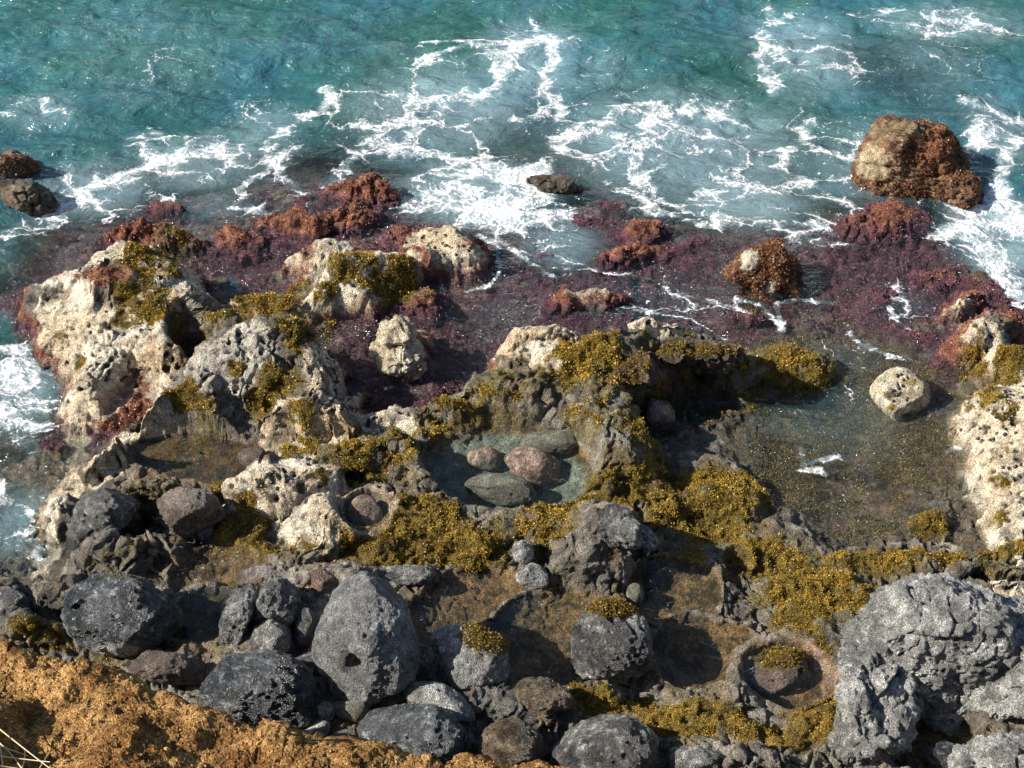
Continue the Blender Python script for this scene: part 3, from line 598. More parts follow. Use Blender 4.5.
for pts, w, s in STREAKS:
    W = [unproj(u, v, 0) for u, v in pts]; k = np.mean([q[2] for q in W]) / F
    small = w < 4
    dist = seg_dist(SX + (fx - SX) * .3, SY + (fy - SY) * .3, [(q[0], q[1]) for q in W]) if small else seg_dist(fx, fy, [(q[0], q[1]) for q in W])
    foam = np.maximum(foam, s * np.exp(-(dist / (w * k * 1.5)) ** 2))
lace = np.zeros(len(SX), np.float32)
for (u, v, ru, rv, s) in LACE:
    X_, Y_, t = unproj(u, v, 0); k = t / F; pit = math.atan2(-ray(u, v)[2], ray(u, v)[1])
    d_ = np.sqrt(((fx - X_) / (ru * k)) ** 2 + ((fy - Y_) / (rv * k / math.sin(pit))) ** 2); lace = np.maximum(lace, s * ss(1.25, .2, d_))
opac = np.clip(1 - np.exp(-np.maximum(dd - .3, 0) * 2.4), 0, .95) * (1 - .0 * nearshore)
opac = np.maximum(opac, .02)
keep = np.ones(len(SX), bool)
for n, (cx, cy, rx, ry, lev, dp_, ang, pw) in PW.items():
    if n != 'hole': keep &= ell(SX, SY, cx, cy, rx, ry, ang) > 1.05
keep &= ~((gz > .35) & (SY < 12))
Fc = grid_faces(len(Y2), len(US2)); Fc = Fc[keep[Fc].all(1)]
used = np.unique(Fc); remap = -np.ones(len(SX), np.int64); remap[used] = np.arange(len(used))
sea = link('sea', make_mesh('sea', xyz(SX, SY, SZ)[used], remap[Fc], None, {'opac': opac[used], 'foam': foam[used], 'lace': lace[used]}), M_SEA)
tag(sea, kind='structure')

# water of the tide pools
for n, (cx, cy, rx, ry, lev, dp_, ang, pw) in PW.items():
    if n == 'hole': continue
    a = np.linspace(0, 2 * math.pi, 97)[:-1]; rr = np.linspace(0, 1.13, 24)[1:]
    c, s = math.cos(R(ang)), math.sin(R(ang))
    lx = np.concatenate([[0], (rr[:, None] * np.cos(a) * rx).ravel()]); ly = np.concatenate([[0], (rr[:, None] * np.sin(a) * ry).ravel()])
    vx = cx + lx * c - ly * s; vy = cy + lx * s + ly * c
    tri = [[0, 1 + k, 1 + (k + 1) % 96] for k in range(96)]
    quads = [[1 + r_ * 96 + k, 1 + (r_ + 1) * 96 + k, 1 + (r_ + 1) * 96 + (k + 1) % 96, 1 + r_ * 96 + (k + 1) % 96] for r_ in range(22) for k in range(96)]
    tq = tri + [[q[0], q[1], q[2]] for q in quads] + [[q[0], q[2], q[3]] for q in quads]
    g = height(vx, vy); dpt_ = np.maximum(lev - g, 0)
    o = link('tide_pool_water', make_mesh('tide_pool_water', xyz(vx, vy, np.full(len(vx), lev)), np.array(tq), None,
        {'opac': .02 + .25 * (1 - np.exp(-dpt_ * 1.2)), 'foam': np.zeros(len(vx)), 'lace': np.zeros(len(vx))}), M_POOL)
    tag(o, kind='structure')

# ------------------------------------------------------------------ boulders and stones
def icos(n):
    me = bpy.data.meshes.new('t'); import bmesh
    bm = bmesh.new(); bmesh.ops.create_icosphere(bm, subdivisions=n, radius=1.0); bm.to_mesh(me); bm.free()
    V = np.empty(len(me.vertices) * 3, np.float32); me.vertices.foreach_get('co', V)
    Fc = np.empty(len(me.polygons) * 3, np.int32); me.polygons.foreach_get('vertices', Fc)
    bpy.data.meshes.remove(me); return V.reshape(-1, 3), Fc.reshape(-1, 3)
ICO = {n: icos(n) for n in (4, 5, 6, 7)}
def tri_normals(V, Fc):
    fn = np.cross(V[Fc[:, 1]] - V[Fc[:, 0]], V[Fc[:, 2]] - V[Fc[:, 0]]); n = np.zeros_like(V)
    for k in range(3): np.add.at(n, Fc[:, k], fn)
    return n / (np.linalg.norm(n, axis=1)[:, None] + 1e-9)
STY = {  # colours dark, light, crust, roughness
 'basalt': ((.075, .075, .075), (.25, .25, .24), (.58, .57, .52), .40),
 'bluebasalt': ((.045, .053, .062), (.14, .155, .17), (.46, .48, .48), .30),
 'grey': ((.23, .23, .22), (.48, .48, .46), (.72, .71, .67), .6),
 'pale': ((.50, .42, .28), (.74, .66, .50), (.80, .76, .66), .85),
 'brown': ((.09, .06, .045), (.19, .13, .09), (.32, .25, .20), .7),
 'green': ((.15, .155, .11), (.26, .26, .19), (.34, .30, .24), .7),
 'pink': ((.20, .13, .10), (.38, .27, .21), (.52, .44, .36), .7),
 'red': ((.10, .045, .03), (.27, .13, .07), (.45, .35, .20), .8),
 'wetrock': ((.06, .045, .03), (.19, .14, .09), (.34, .27, .18), .35)}
def rock(name, label, cat, u, v, ru, rv, style='basalt', cuts=7, ang=0, lift=None, rough=1.0, seed=0, moss=None, paint=None, depth=1.0, taper=0, craggy=0, fur=None, dent=(), lump=.16, group=None, res=None, lvl=None, deep=.35):
    r = np.random.default_rng(seed + 1000)
    res = res or (7 if max(ru, rv) > 70 else 6 if max(ru, rv) > 20 else 5 if max(ru, rv) > 9 else 4)
    V, Fc = ICO[res]; V = V.copy()
    V *= (1 + lump * fbm(V + seed * 3.1, 1.1, 2, seed))[:, None]
    for k in range(cuts):
        d = r.normal(0, 1, 3); d /= np.linalg.norm(d); h = r.uniform(.58, .86)
        t = V @ d - h; m = t > 0; V[m] -= (t[m] * .86)[:, None] * d
    mx = np.abs(V).max(0); V /= np.array([mx[0], mx[1], mx[2]])
    if taper: V[:, 0] = (V[:, 0] + .0) * (1 - taper * (V[:, 1] * .5 + .3)) ; V[:, 0] /= np.abs(V[:, 0]).max()
    # stand: the middle of the thing rv*deep above the ground
    lift_px = rv * (1 - deep * 1.6)
    x0, y0, z0, t0 = hit(u, v, 0); k = t0 / F
    if lvl is None: x0, y0, z0, t0 = hit(u, v, max(rv * k * (1 - deep * 1.3), .0)); 
    else: x0, y0, t0 = unproj(u, v, lvl); z0 = lvl
    k = t0 / F; a, b, c_ = ru * k, rv * k, (ru + rv) / 2 * k * depth
    ca, sa = math.cos(R(ang)), math.sin(R(ang))
    lx = V[:, 0] * a * ca - V[:, 1] * b * sa; ly = V[:, 0] * a * sa + V[:, 1] * b * ca; lz = V[:, 2] * c_
    dr = ray(u, v); fw = dr / np.linalg.norm(dr); rt = np.array([1, 0, 0.]); rt -= fw * rt.dot(fw); rt /= np.linalg.norm(rt); up = np.cross(rt, fw)
    W = lx[:, None] * rt + ly[:, None] * up - lz[:, None] * fw
    W = W.astype(np.float32); Nn = tri_normals(W, Fc); Q = W + np.array([x0, y0, z0], np.float32)
    s = (a + b) / 2
    dsp = rough * (fbm(Q, 1.3 / s, 3, seed + 5) * .10 * s + fbm(Q, 4 / s, 4, seed + 9, .6, ridged=True) * .035 * s + fbm(Q, 26, 4, seed + 13, .62) * min(.018, .06 * s))
    for (du, dv, dr_, dd_) in dent:
        dsp -= dd_ * s * np.exp(-(np.hypot((W @ rt) / a - du, (W @ up) / b - dv) / dr_) ** 4) * (-(W @ fw) > 0)
    if craggy:
        q1, q2, qr = voro(Q + .05 * np.stack([vn(Q, 8, 1), vn(Q, 8, 2), vn(Q, 8, 3)], 1), 4.5, seed + 60)
        dsp += craggy * ((qr - .5) * .10 - (1 - ss(0, .14, q2 - q1)) * .05 + fbm(Q, 12, 4, seed + 61, .65) * .05 - .10 * ss(.2, .7, fbm(Q, 2.5, 3, seed + 62)))
    if res >= 6:
        g1, _, gr = voro(Q, 13, seed + 20); pit = ss(.36, .15, g1) * (gr > .72); dsp -= pit * .022 * min(1, s / .3) * rough
    W = W + Nn * dsp[:, None]; Q = W + np.array([x0, y0, z0], np.float32); Nn = tri_normals(W, Fc)
    dk, lt, cr_, rr_ = STY[style]
    n1 = fbm(Q, 3.5, 5, seed + 31, .65); n2 = fbm(Q, 22, 4, seed + 35, .65)
    C = mixc(col(*dk), col(*lt), ss(-.35, .4, n1 + .5 * n2)); C = mixc(C, np.broadcast_to(col(*cr_), C.shape), ss(.12, .5, n2 + .35 * n1) * .75)
    if res >= 6: C = C * (1 - .5 * pit[:, None])
    ro = np.full(len(W), rr_, np.float32) + .2 * np.clip(n1, -.5, .5)
    for (pu, pv, pru, prv, pc, ps) in (paint or []):     # patches of other cover and painted hollow shade, given relative to the thing's middle
        px = (W @ rt) / a; py = (W @ up) / b
        d = np.sqrt(((px - pu) / pru) ** 2 + ((py - pv) / prv) ** 2) + .55 * n1 + .35 * n2
        t = ss(1.1, .75, d) * ps * (-(W @ fw) > -.3 * c_); C = mixc(C, np.broadcast_to(col(*pc), C.shape), t)
    base = W[:, 2].min(); gz_ = hq(x0, y0); org = np.array([x0, y0, max(z0 + base, min(gz_, z0))], np.float32)
    Vv = Q - org
    o = link(name, make_mesh(name, Vv, Fc, C, {'rough': np.clip(ro, .25, .95)}), M_REEF if style in ('pale', 'red', 'pink') else M_ROCK, loc=org)
    tag(o, label, cat, group)
    for (mu, mv, mru, mrv, cnt) in ([fur] if fur else []):
        px = (W @ rt) / a; py = (W @ up) / b
        d = np.sqrt(((px - mu) / mru) ** 2 + ((py - mv) / mrv) ** 2) + .9 * n1
        q = np.nonzero((d < .9) & (-(W @ fw) > -.4 * c_) & (C[:, 0] < .42))[0]
        if len(q):
            q = r.choice(q, min(cnt, len(q)), replace=False)
            leaves('algae', Vv[q], Nn[q], np.full(len(q), .02), 3, (.10, .035, .02), (.34, .17, .08), M_RED, None, None, o, seed)
    if moss:
        mu, mv, mru, mrv, cnt = moss
        px = (W @ rt) / a; py = (W @ up) / b; f = -(W @ fw)
        d = np.sqrt(((px - mu) / mru) ** 2 + ((py - mv) / mrv) ** 2) + .5 * n1
        q = np.nonzero((d < .9) & (f > -.15 * c_))[0]
        if len(q):
            q = r.choice(q, min(cnt, len(q)), replace=False)
            leaves('seaweed', Vv[q], Nn[q], np.full(len(q), .016), 3, (.10, .065, .01), (.32, .21, .03), M_LEAF, None, None, o, seed)
    return o
TAN, MS, RD, WH, BR = (.55, .44, .26), (.20, .14, .02), (.30, .11, .05), (.70, .64, .52), (.10, .06, .04)
G1 = 'rocks standing in the surf'; G2 = 'dark boulders along the foot of the bank'; G3 = 'stones lying in the tide pools'; G4 = 'pebbles between the boulders'
rock('sea_rock', 'large rounded rock standing in the surf, tan on its left and rusty with algae', 'rock', 902,162,60,50,'red',3,-32,seed=1,lump=.35,rough=1.3,craggy=.8,group=G1,lvl=.10,fur=(.2,-.3,1.2,1.1,4500),
     paint=[(-.45,.0,.28,.4,(.55,.45,.28),.9),(-.1,.6,.5,.2,(.34,.26,.15),.7),(.05,-.25,.3,.2,(.42,.34,.2),.7),(.35,.5,.4,.2,(.42,.34,.2),.6),(.5,.3,.3,.5,RD,.8),(.5,-.5,.5,.4,RD,.6)])
rock('sea_rock', 'low rusty rock running down into the surf right of the large rounded one', 'rock', 940,186,50,26,'red',5,-28,seed=2,rough=1.2,craggy=.6,group=G1,lvl=-.03,fur=(-.2,0,1.2,1.1,1500),paint=[(-.4,.1,.5,.6,BR,.8)])
rock('sea_rock', 'rounded red algae covered rock with two pale patches at the shelf edge', 'rock', 767,270,42,36,'red',5,-10,seed=3,lump=.6,rough=1.4,craggy=.6,group=G1,lvl=.12,fur=(0,0,1.4,1.4,4500),
     paint=[(-.45,.3,.25,.35,WH,1),(.2,-.55,.35,.28,WH,.95),(.45,-.45,.3,.3,MS,.9)])
rock('sea_rock', 'wet brown rock farthest up the left edge in the sea', 'rock', 14,168,26,16,'wetrock',6,0,seed=4,craggy=.4,group=G1,lvl=.10,fur=(.1,.2,.8,.7,500),paint=[(-.2,.1,.7,.6,(.36,.27,.17),.7)])
rock('sea_rock', 'wet tan and brown rock beside the white wash at the left edge', 'rock', 26,198,30,18,'wetrock',6,-12,seed=5,craggy=.4,group=G1,lvl=.12,paint=[(-.2,.2,.6,.5,(.30,.22,.13),.8)])
rock('sea_rock', 'dark wet rock breaking through the foam above the shelf', 'rock', 556,184,28,11,'wetrock',6,-14,seed=6,craggy=.4,group=G1,lvl=.03)
rock('pale_boulder', 'cream rounded boulder dotted with snails in the brown right pool', 'boulder', 899,398,31,31,'pale',5,0,seed=7,rough=.8,deep=.6,
     paint=[(-.3,.1,.2,.14,(.12,.09,.03),.9),(-.2,-.3,.15,.1,(.25,.17,.03),.9),(.3,-.65,.25,.2,(.10,.08,.03),.9),(.3,.5,.3,.12,(.3,.22,.06),.8)])
rock('reef_block', 'huge pitted grey rock block filling the lower right corner', 'rock', 922,648,98,80,'grey',9,-12,seed=8,craggy=.6,rough=1.3,deep=.6,res=7)
rock('reef_block', 'grey rock mass at the right edge beside the huge block', 'rock', 1010,668,70,76,'grey',7,0,seed=9,craggy=.6,rough=1.3,deep=.6,res=7)
rock('reef_block', 'grey rock forming the left wall of the dark nook', 'rock', 872,716,40,66,'grey',5,-10,seed=10,craggy=.8,rough=1.3,deep=.6,res=6)
rock('reef_block', 'grey rock on the right lip of the dark nook at the bottom edge', 'rock', 1002,760,52,30,'grey',6,0,seed=11,craggy=.8,rough=1.3,deep=.6,res=6)
rock('boulder', 'large smooth dark boulder left of the shadowed gap', 'boulder', 122,613,60,42,'bluebasalt',2,-6,seed=12,dent=[(-.7,.15,.06,.1),(-.62,.25,.05,.1)],rough=1.0,group=G2,paint=[(.1,1.0,.5,.25,(.12,.11,.04),.8),(-.1,-.85,.4,.15,(.5,.48,.44),.7)])
rock('boulder', 'tall pointed grey boulder standing upright with a dark hollow in its face', 'boulder', 368,634,52,70,'grey',6,-4,seed=13,taper=.55,dent=[(-.28,-.42,.13,.28)],rough=.9,group=G2,deep=.3,res=7,paint=[(-.42,-.38,.1,.16,(.03,.03,.03),1),(.0,.0,1.6,1.6,(.11,.115,.12),.55)])  # near-black patch is the hollow's shade, painted into the colour
rock('boulder', 'broad blue black boulder half behind the ochre bank', 'boulder', 262,693,60,42,'bluebasalt',2,-10,seed=14,rough=1.0,group=G2)
rock('boulder', 'round grey boulder capped with golden seaweed', 'boulder', 467,660,44,33,'grey',2,-15,seed=15,rough=.9,group=G2,moss=(.45,.7,.8,.45,2600),paint=[(.6,.55,.6,.6,(.13,.09,.02),.9),(-.1,-.2,.8,.6,(.22,.22,.215),.5)])
rock('boulder', 'pitted slate grey boulder at the bottom edge below the light oblong stone', 'boulder', 414,735,57,34,'bluebasalt',2,-8,seed=16,rough=.9,group=G2,paint=[(-.5,.3,.6,.5,(.13,.14,.14),.6)])
rock('boulder', 'light grey oblong stone leaning behind the pitted slate boulder', 'boulder', 440,703,40,19,'grey',4,-24,seed=17,rough=.6,group=G2,deep=.5)
rock('boulder', 'rough dark boulder with algae on top in the middle of the lower pools', 'boulder', 614,644,43,42,'basalt',7,0,seed=18,rough=1.5,group=G2,moss=(.1,.85,.8,.28,1400),paint=[(.1,.85,.9,.3,(.10,.075,.02),.9)])
rock('boulder', 'blue grey speckled boulder cut by the bottom edge in the centre', 'boulder', 603,750,54,37,'basalt',4,-6,seed=19,rough=.8,group=G2)
rock('boulder', 'dark brown boulder at the bottom edge between two blue grey ones', 'boulder', 514,748,34,30,'wetrock',8,0,seed=20,rough=1.1,group=G2)
rock('boulder', 'black angular rock at the bottom edge right of the speckled boulder', 'boulder', 690,765,34,18,'basalt',8,0,seed=52,rough=1.1,group=G2)
rock('angular_rock', 'angular dark rock with a lit top left of the tall pointed boulder', 'rock', 277,604,32,26,'basalt',10,8,seed=21,rough=1.1,deep=.4)
rock('angular_rock', 'leaning narrow dark rock at the left of the angular rubble', 'rock', 240,618,18,40,'basalt',10,-20,seed=22,rough=1.1,deep=.4)
rock('angular_rock', 'small dark lump in front of the angular rock with lit top', 'rock', 272,640,21,22,'basalt',6,0,seed=23,rough=1.0,deep=.4)
rock('angular_rock', 'black stone against the left foot of the tall pointed boulder', 'rock', 307,665,18,13,'basalt',6,0,seed=24,rough=1.0,deep=.4)
rock('angular_rock', 'shaded black rock tucked left of the tall pointed boulder', 'rock', 308,628,18,20,'basalt',8,0,seed=25,deep=.4)
rock('angular_rock', 'rough grey rock on the reef edge above the angular rubble', 'rock', 262,575,26,14,'brown',8,5,seed=26,rough=1.2,deep=.5,paint=[(0,.2,.8,.6,(.30,.28,.26),.7)])
rock('angular_rock', 'pale brown stone touching the top of the tall pointed boulder', 'rock', 322,579,13,13,'pink',5,0,seed=27,deep=.5)
rock('angular_rock', 'flat dark slab behind the right shoulder of the tall boulder', 'rock', 405,575,34,10,'basalt',6,0,seed=28,deep=.5)
rock('angular_rock', 'brown rounded rock lying behind the crest of the ochre bank', 'rock', 160,666,34,17,'brown',5,-8,seed=29,deep=.5)
rock('angular_rock', 'small brown rock rising behind the ochre bank beside the broad boulder', 'rock', 193,672,16,14,'brown',6,0,seed=30,deep=.5)
rock('angular_rock', 'black rock at the left edge above the ochre bank', 'rock', 12,604,20,18,'basalt',9,0,seed=31,deep=.5,rough=1.1)
rock('angular_rock', 'dark broken rock with a lit face left of the shaded hollow', 'rock', 108,512,32,24,'basalt',9,18,seed=32,deep=.5,rough=1.2)
rock('angular_rock', 'brown grey faceted rock beneath the long shaded pool', 'rock', 190,510,32,26,'brown',9,0,seed=33,deep=.5,rough=1.2,paint=[(0,.5,.9,.5,(.33,.27,.22),.6)])
rock('angular_rock', 'grey rounded knob between the golden seaweed and the reef arch', 'rock', 524,552,12,12,'grey',4,0,seed=34,deep=.5)
rock('angular_rock', 'second grey knob just below the first beside the arch', 'rock', 532,576,18,13,'grey',5,-10,seed=35,deep=.5)
rock('angular_rock', 'pale pinkish stone in the mouth of the black cavity', 'rock', 660,414,14,17,'pink',5,10,seed=36,deep=.4,paint=[(-.1,.2,.6,.6,(.62,.52,.46),.8)])
rock('angular_rock', 'jagged wet brown rock in the lower centre beside the dark boulder', 'rock', 545,697,30,20,'wetrock',9,-20,seed=37,deep=.5,rough=1.3)
rock('pale_rock', 'cream pitted rock standing alone in the purple wash left of centre', 'rock', 402,353,30,33,'pale',9,30,seed=63,lump=.5,rough=1.2,craggy=.8,deep=.75,paint=[(.5,-.5,.5,.5,(.40,.34,.27),.7),(-.1,-.9,.8,.2,(.24,.10,.08),.9)])
rock('pool_stone', 'speckled round stone at the upper left of the clear pool', 'stone', 484,460,19,14.5,'pink',2,-5,seed=38,rough=.3,group=G3,deep=.45,paint=[(.2,-.6,1.2,.6,(.20,.20,.15),.8)])
rock('pool_stone', 'larger reddish oval stone at the right of the clear pool', 'stone', 533,469,31,20,'pink',2,-22,seed=39,rough=.3,group=G3,deep=.45)
rock('pool_stone', 'sunken green grey stone at the bottom of the clear pool', 'stone', 500,489,38,16,'green',2,-6,seed=40,rough=.3,group=G3,lvl=.22)
rock('pool_stone', 'sunken pale green slab at the far right side of the clear pool', 'stone', 552,443,32,13,'green',2,0,seed=53,rough=.3,group=G3,lvl=.20)
rock('pool_stone', 'round speckled stone filling the small round pothole', 'stone', 366,511,18,17,'pink',2,0,seed=41,rough=.4,group=G3,lvl=.38,paint=[(0,0,1.5,1.5,(.18,.15,.13),.4)])
rock('pool_stone', 'brown rounded stone at the right end of the long shaded pool', 'stone', 253,457,15,11,'brown',2,0,seed=42,rough=.3,group=G3,lvl=.26)
rock('pool_stone', 'rough brown rock sitting inside the ringed pothole', 'stone', 776,675,32,25,'brown',7,15,seed=43,rough=1.2,group=G3,deep=.6,moss=(.1,.7,.8,.4,700),paint=[(-.1,.6,.9,.45,(.14,.10,.03),.9),(-.3,-.4,.5,.5,(.32,.2,.17),.6)])
rock('pool_stone', 'small smooth grey stone in the shaded pool above the dark boulder', 'stone', 635,594,9,11,'green',2,0,seed=44,rough=.2,group=G3,lvl=.24)
rock('pool_stone', 'dark rounded stone lying in the nook at the lower right', 'stone', 942,755,21,15,'bluebasalt',2,0,seed=45,rough=.5,group=G3,lvl=.34)
rock('pebble', 'rounded green grey pebble right of the foot of the tall boulder', 'pebble', 353,709,20,13,'green',1,-10,seed=46,rough=.2,group=G4,deep=.4)
rock('pebble', 'small round grey pebble left of the green grey one', 'pebble', 326,711,11,10,'grey',1,0,seed=47,rough=.2,group=G4,deep=.4)
rock('pebble', 'small angular pale pebble lowest left by the bank', 'pebble', 317,731,16,10,'grey',6,15,seed=48,rough=.3,group=G4,deep=.4)
rock('pebble', 'flat dark pebble at the edge of the bank right of the angular one', 'pebble', 341,740,18,9,'basalt',5,15,seed=49,rough=.3,group=G4,deep=.4)
rock('pebble', 'dark speck of a pebble between the broad boulder and the round pebble', 'pebble', 302,722,7,5,'basalt',3,0,seed=50,rough=.3,group=G4,deep=.4)
rock('pebble', 'thin brown pebble lying upright beside the small smooth pool stone', 'pebble', 653,597,5,8,'brown',3,20,seed=51,rough=.3,group=G4,deep=.4)

rock('reef_ledge', 'dark algae covered ledge overhanging the black cavity', 'rock ledge', 700,357,50,15,'wetrock',5,-4,seed=60,rough=1.3,craggy=.8,lvl=.52,depth=1.3,moss=(-.1,.5,1.0,.5,1600))
rock('reef_ledge', 'olive brown ledge roofing the hollow behind the pale pinkish stone', 'rock ledge', 640,372,28,24,'brown',5,20,seed=61,rough=1.2,craggy=.6,lvl=.55,moss=(-.2,.2,.7,.8,900))
rock('reef_ledge', 'curved dark grey arch of rock over the shaded pool', 'rock ledge', 628,532,34,20,'basalt',4,-25,seed=62,rough=1.2,craggy=.6,lvl=.60,depth=1.2)
# ------------------------------------------------------------------ ochre bank in front
EDGE = [(-400,640),(-200,648),(0,655),(60,655),(108,664),(140,672),(172,690),(205,700),(222,716),(236,727),(262,731),(290,733),(330,744),(400,750),(440,761),(520,766),(560,760),(590,759),(612,774),(700,800),(900,830),(1500,900)]
def ledge():
    us = axis(-60, 640, 1.3, -2500, 4000, 1.3)
    ev = np.interp(us, [e_[0] for e_ in EDGE], [e_[1] for e_ in EDGE]) + 3.0 * vn(xyz(us, us * 0), .045, 300) + 1.5 * vn(xyz(us, us * 0), .2, 301)
    E = np.array([unproj(u, v, 2.0)[:2] for u, v in zip(us, ev)])
    t = np.concatenate([np.linspace(-1.9, -.06, 30), np.linspace(-.05, 1.6, 330), 1.6 + np.cumsum(.02 * 1.2 ** np.arange(1, 30))])
    Xs = []; Ys = []; Zs = []
    for tt in t:
        if tt < 0: Xs.append(E[:, 0]); Ys.append(E[:, 1] + .18 * (-tt) ** .5 + .10 * -tt); Zs.append(np.full(len(us), 2.0 + tt * 1.15 - .10))
        else:
            Xs.append(E[:, 0] * (1 - 0 * tt)); Ys.append(E[:, 1] - tt); Zs.append(np.full(len(us), 2.0 - .10 * math.exp(-tt / .06) + .42 * tt))
    Xs, Ys, Zs = map(np.array, (Xs, Ys, Zs)); nr_, nc_ = Xs.shape
    Pg = xyz(Xs, Ys, np.minimum(Zs, 7.6)); Nn = grid_normals(Pg, nr_, nc_); Nn *= np.sign(Nn[:, 2:3] + 1e-6)
    reg = ss(9, 6, np.abs(Pg[:, 0]))
    d = (fbm(Pg, 1.7, 3, 310) * .24 + fbm(Pg, 4, 3, 313, .5) * .09 + fbm(Pg, 30, 4, 316, .7) * .022) * reg
    g1, g2, gr = voro(Pg, 24, 320); d += (.45 - g1) * .008 * ss(.3, .7, gr) * reg
    g3, _, gr3 = voro(Pg, 55, 325); d += (.45 - g3) * .010 * reg
    edge = ss(.0, .12, np.repeat(np.abs(t), nc_)); d *= .35 + .65 * edge
    Pg = Pg + Nn * d[:, None]
    n1 = fbm(Pg, 4, 5, 330, .65); n2 = fbm(Pg, 30, 3, 333)
    C = mixc(col(.33, .165, .055), col(.66, .39, .15), ss(-.4, .4, n1 + .5 * n2)); C = mixc(C, np.broadcast_to(col(.16, .08, .035), C.shape), ss(.15, .5, fbm(Pg, 9, 4, 336)) * .5)
    Fc = grid_faces(nr_, nc_)[:, ::-1]
    o = link('ochre_bank', make_mesh('ochre_bank', Pg, Fc, C, {'rough': np.full(len(Pg), .95)}), M_SOIL)
    tag(o, kind='structure')
    return Pg
LG = ledge()
# loose crumbs of soil lie on the bank (uncountable)
def crumbs():
    r = np.random.default_rng(5); V0, F0 = ICO[4][0], None
    import bmesh
    bm = bmesh.new(); bmesh.ops.create_icosphere(bm, subdivisions=1, radius=1); vv = np.array([v.co[:] for v in bm.verts]); ff = np.array([[v.index for v in f.verts] for f in bm.faces]); bm.free()
    m = np.nonzero((np.abs(LG[:, 0]) < 4.5) & (LG[:, 2] > 1.7) & (LG[:, 1] > 3.2))[0]; idx = r.choice(m, 26000, replace=False)
    n = len(idx); s = .0036 * np.exp(r.normal(0, .55, n)); s = np.minimum(s, .028)
    V = LG[idx][:, None, :] + vv[None] * s[:, None, None] * r.uniform(.6, 1.3, (n, 12, 1)) * r.uniform(.7, 1.2, (n, 1, 3)); Fc = (ff[None] + np.arange(n)[:, None, None] * 12).reshape(-1, 3)
    C = np.repeat(np.array([.48, .26, .09]) + r.uniform(0, 1, (n, 1)) * np.array([.32, .22, .12]), 12, 0)
    o = link('soil_crumbs', make_mesh('soil_crumbs', V.reshape(-1, 3), Fc, C, {'rough': np.full(n * 12, .95)}, smooth=False), M_SOIL)
    tag(o, 'loose orange crumbs of soil strewn over the bank', 'soil', kind='stuff')
crumbs()

# dry grass at the lower left corner
m, nt = mat('dry_straw'); p_ = nd(nt, 'ShaderNodeBsdfPrincipled', inp={'Base Color': (.62, .50, .30, 1), 'Roughness': .6}); o_ = nd(nt, 'ShaderNodeOutputMaterial'); nt.links.new(p_.outputs[0], o_.inputs[0]); M_STRAW = m
def tube(pts, r0, r1, n=6):
    pts = np.array(pts, float); V = []; Fc = []
    for k, p in enumerate(pts):
        d = pts[min(k + 1, len(pts) - 1)] - pts[max(k - 1, 0)]; d /= np.linalg.norm(d); a = np.cross(d, [0, .3, 1.]); a /= np.linalg.norm(a); b = np.cross(d, a)
        rr = r0 + (r1 - r0) * k / (len(pts) - 1)
        for q in range(n): V.append(p + rr * (math.cos(2 * math.pi * q / n) * a + math.sin(2 * math.pi * q / n) * b))
    for k in range(len(pts) - 1):
        for q in range(n): Fc.append([k * n + q, k * n + (q + 1) % n, (k + 1) * n + (q + 1) % n, (k + 1) * n + q])
    return np.array(V), np.array(Fc)
def bank_pt(u, v, up):
    d = ray(u, v); best = None
    t = np.linspace(6.0, 12.0, 500); q = d[None] * t[:, None] + [0, 0, CAMH]
    m = (np.abs(LG[:, 0] - q[:, 0].mean()) < 2) & (LG[:, 1] > 2); G = LG[m]
    for p in q:
        k = np.argmin((G[:, 0] - p[0]) ** 2 + (G[:, 1] - p[1]) ** 2)
        if p[2] - G[k, 2] < up: return p
    return q[-1]
root = bank_pt(-25, 790, .02)
go = bpy.data.objects.new('dry_grass', None); COL.objects.link(go); go.location = root
tag(go, 'dry straw coloured grass stalks on the bank in the lower left corner', 'grass')
for (a, b, c_) in [((-30,705,.02),(10,738,.10),(52,770,.03)),((-20,728,.02),(15,750,.10),(34,790,.02)),((-30,752,.03),(10,758,.06),(50,762,.05)),((2,775,.02),(4,748,.12),(-10,722,.12)),((-20,765,.02),(15,766,.08),(45,775,.06)),((12,790,.02),(28,762,.10),(24,748,.12)),((-25,738,.02),(0,746,.10),(28,756,.08)),((30,795,.02),(36,770,.1),(50,752,.1))]:
    A, B, D_ = (bank_pt(*q) for q in (a, b, c_)); ts = np.linspace(0, 1, 9)[:, None]
    pts = A * (1 - ts) ** 2 + 2 * B * ts * (1 - ts) + D_ * ts ** 2
    V, Fc = tube(pts - root, .0055, .003); link('stalk', make_mesh('stalk', V, Fc), M_STRAW, go)

# ------------------------------------------------------------------ snails on the pale rock
m, nt = mat('snail_shell'); p_ = nd(nt, 'ShaderNodeBsdfPrincipled', inp={'Base Color': (.018, .017, .02, 1), 'Roughness': .35}); o_ = nd(nt, 'ShaderNodeOutputMaterial'); nt.links.new(p_.outputs[0], o_.inputs[0]); M_SNAIL = m
def snail_mesh():
    V = []; Fc = []; n = 10; prof = [(1.0, 0), (1.05, .25), (.9, .55), (.6, .8), (.42, .86), (.36, 1.0), (.15, 1.12), (.02, 1.16)]
    for k, (r_, h) in enumerate(prof):
        off = .25 * (1 - k / 7)
        for q in range(n):
            a = 2 * math.pi * q / n; V.append((r_ * math.cos(a) * (1.12 if math.cos(a) > 0 else 1) + off * .6, r_ * math.sin(a), h * .75 - .12 + .04 * math.sin(a + k)))
    for k in range(len(prof) - 1):
        for q in range(n): Fc.append([k * n + q, k * n + (q + 1) % n, (k + 1) * n + (q + 1) % n, (k + 1) * n + q])
    return make_mesh('snail', np.array(V), np.array(Fc))
SM = snail_mesh(); SM.materials.append(M_SNAIL)
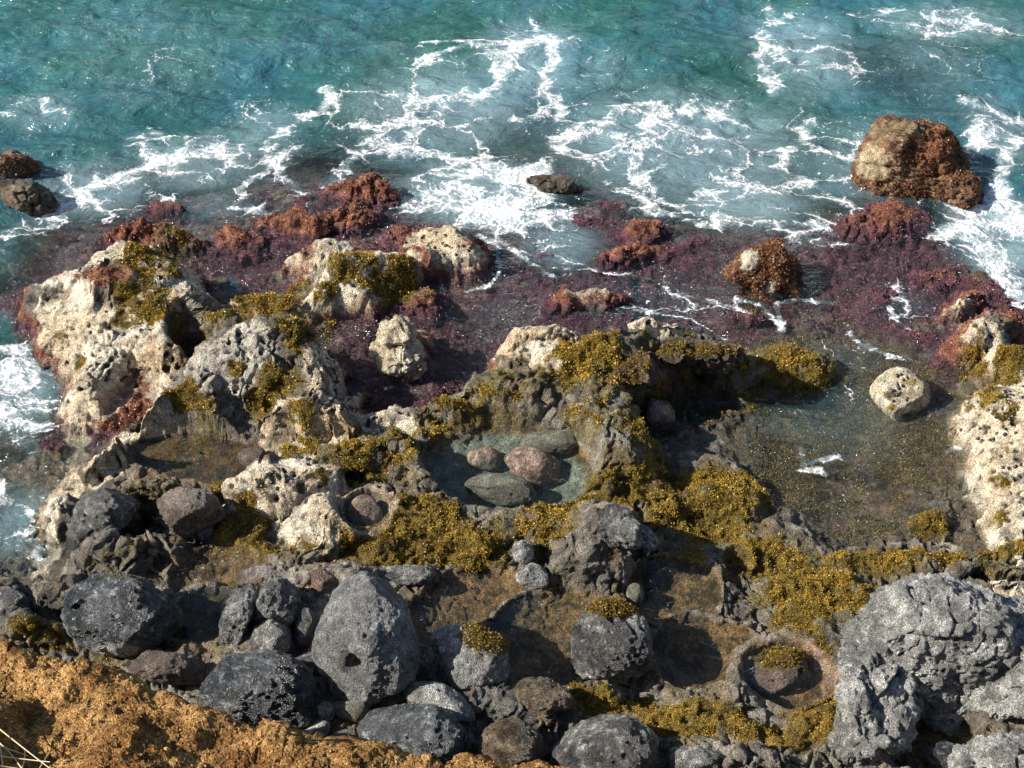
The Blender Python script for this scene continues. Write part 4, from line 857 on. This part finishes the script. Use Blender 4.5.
dg = bpy.context.evaluated_depsgraph_get(); dg.update()
def snails(n, spots, label, group, seed):
    r = random.Random(seed); done = 0; tries = 0
    while done < n and tries < n * 6:
        tries += 1; (u, v, ru, rv) = r.choice(spots); a = r.uniform(0, 6.283); q = r.random() ** .6
        d = ray(u + ru * q * math.cos(a), v + rv * q * math.sin(a))
        ok, loc, nrm, fi, ob, mw = sc.ray_cast(dg, (0, 0, CAMH), tuple(d / np.linalg.norm(d)))
        if not ok or ob.name.split('.')[0] not in ('rocky_shore', 'pale_boulder'): continue
        s = bpy.data.objects.new('snail', SM); COL.objects.link(s)
        s.location = loc; s.rotation_mode = 'QUATERNION'; s.rotation_quaternion = nrm.to_track_quat('Z', 'Y'); s.scale = [r.uniform(.014, .023)] * 3
        tag(s, label, 'snail', group); done += 1
snails(22, [(270,482,18,7),(278,478,14,6)], 'small black snail in the tight cluster on the pale block', 'snails clustered on the pale block', 1)
snails(36, [(195,280,16,34),(110,330,50,30),(80,265,36,10),(180,240,30,8)], 'small black snail on the large pale outcrop at the left', 'snails on the left pale outcrop', 2)
snails(44, [(318,340,26,40),(335,385,18,30),(290,330,24,14)], 'small black snail on the grey white face of the middle left outcrop', 'snails on the middle left outcrop', 3)
snails(40, [(990,425,30,20),(1005,465,22,30),(1010,395,20,14)], 'small black snail on the white rock along the right edge', 'snails on the right edge rock', 4)
snails(14, [(898,388,20,14)], 'small black snail on the cream rounded boulder', 'snails on the cream boulder', 5)
snails(16, [(385,262,30,14),(455,245,26,16),(400,350,18,20)], 'small black snail on the pale humps near the surf', 'snails on the pale humps', 6)

# ------------------------------------------------------------------ light
EL, AZ = R(37), R(9)
S = np.array([-math.cos(AZ) * math.cos(EL), -math.sin(AZ) * math.cos(EL), math.sin(EL)])
from mathutils import Vector
ld = bpy.data.lights.new('sun', 'SUN'); ld.energy = 5.0; ld.angle = R(.5); ld.color = (1, .93, .82)
lo = bpy.data.objects.new('sun', ld); COL.objects.link(lo); lo.rotation_euler = Vector(S).to_track_quat('Z', 'Y').to_euler()
w = bpy.data.worlds.new('World'); sc.world = w; w.use_nodes = True; nt = w.node_tree
bg = nt.nodes['Background']; sk = nt.nodes.new('ShaderNodeTexSky'); sk.sky_type = 'NISHITA'; sk.sun_disc = False
sk.sun_elevation = EL; sk.sun_rotation = math.atan2(S[0], S[1])
nt.links.new(sk.outputs[0], bg.inputs[0]); bg.inputs[1].default_value = .066
sc.view_settings.view_transform = 'Standard'; sc.view_settings.look = 'None'; sc.view_settings.exposure = 0.9; sc.view_settings.gamma = 1; sc.view_settings.use_curve_mapping = False
sc.cycles.transparent_max_bounces = 12
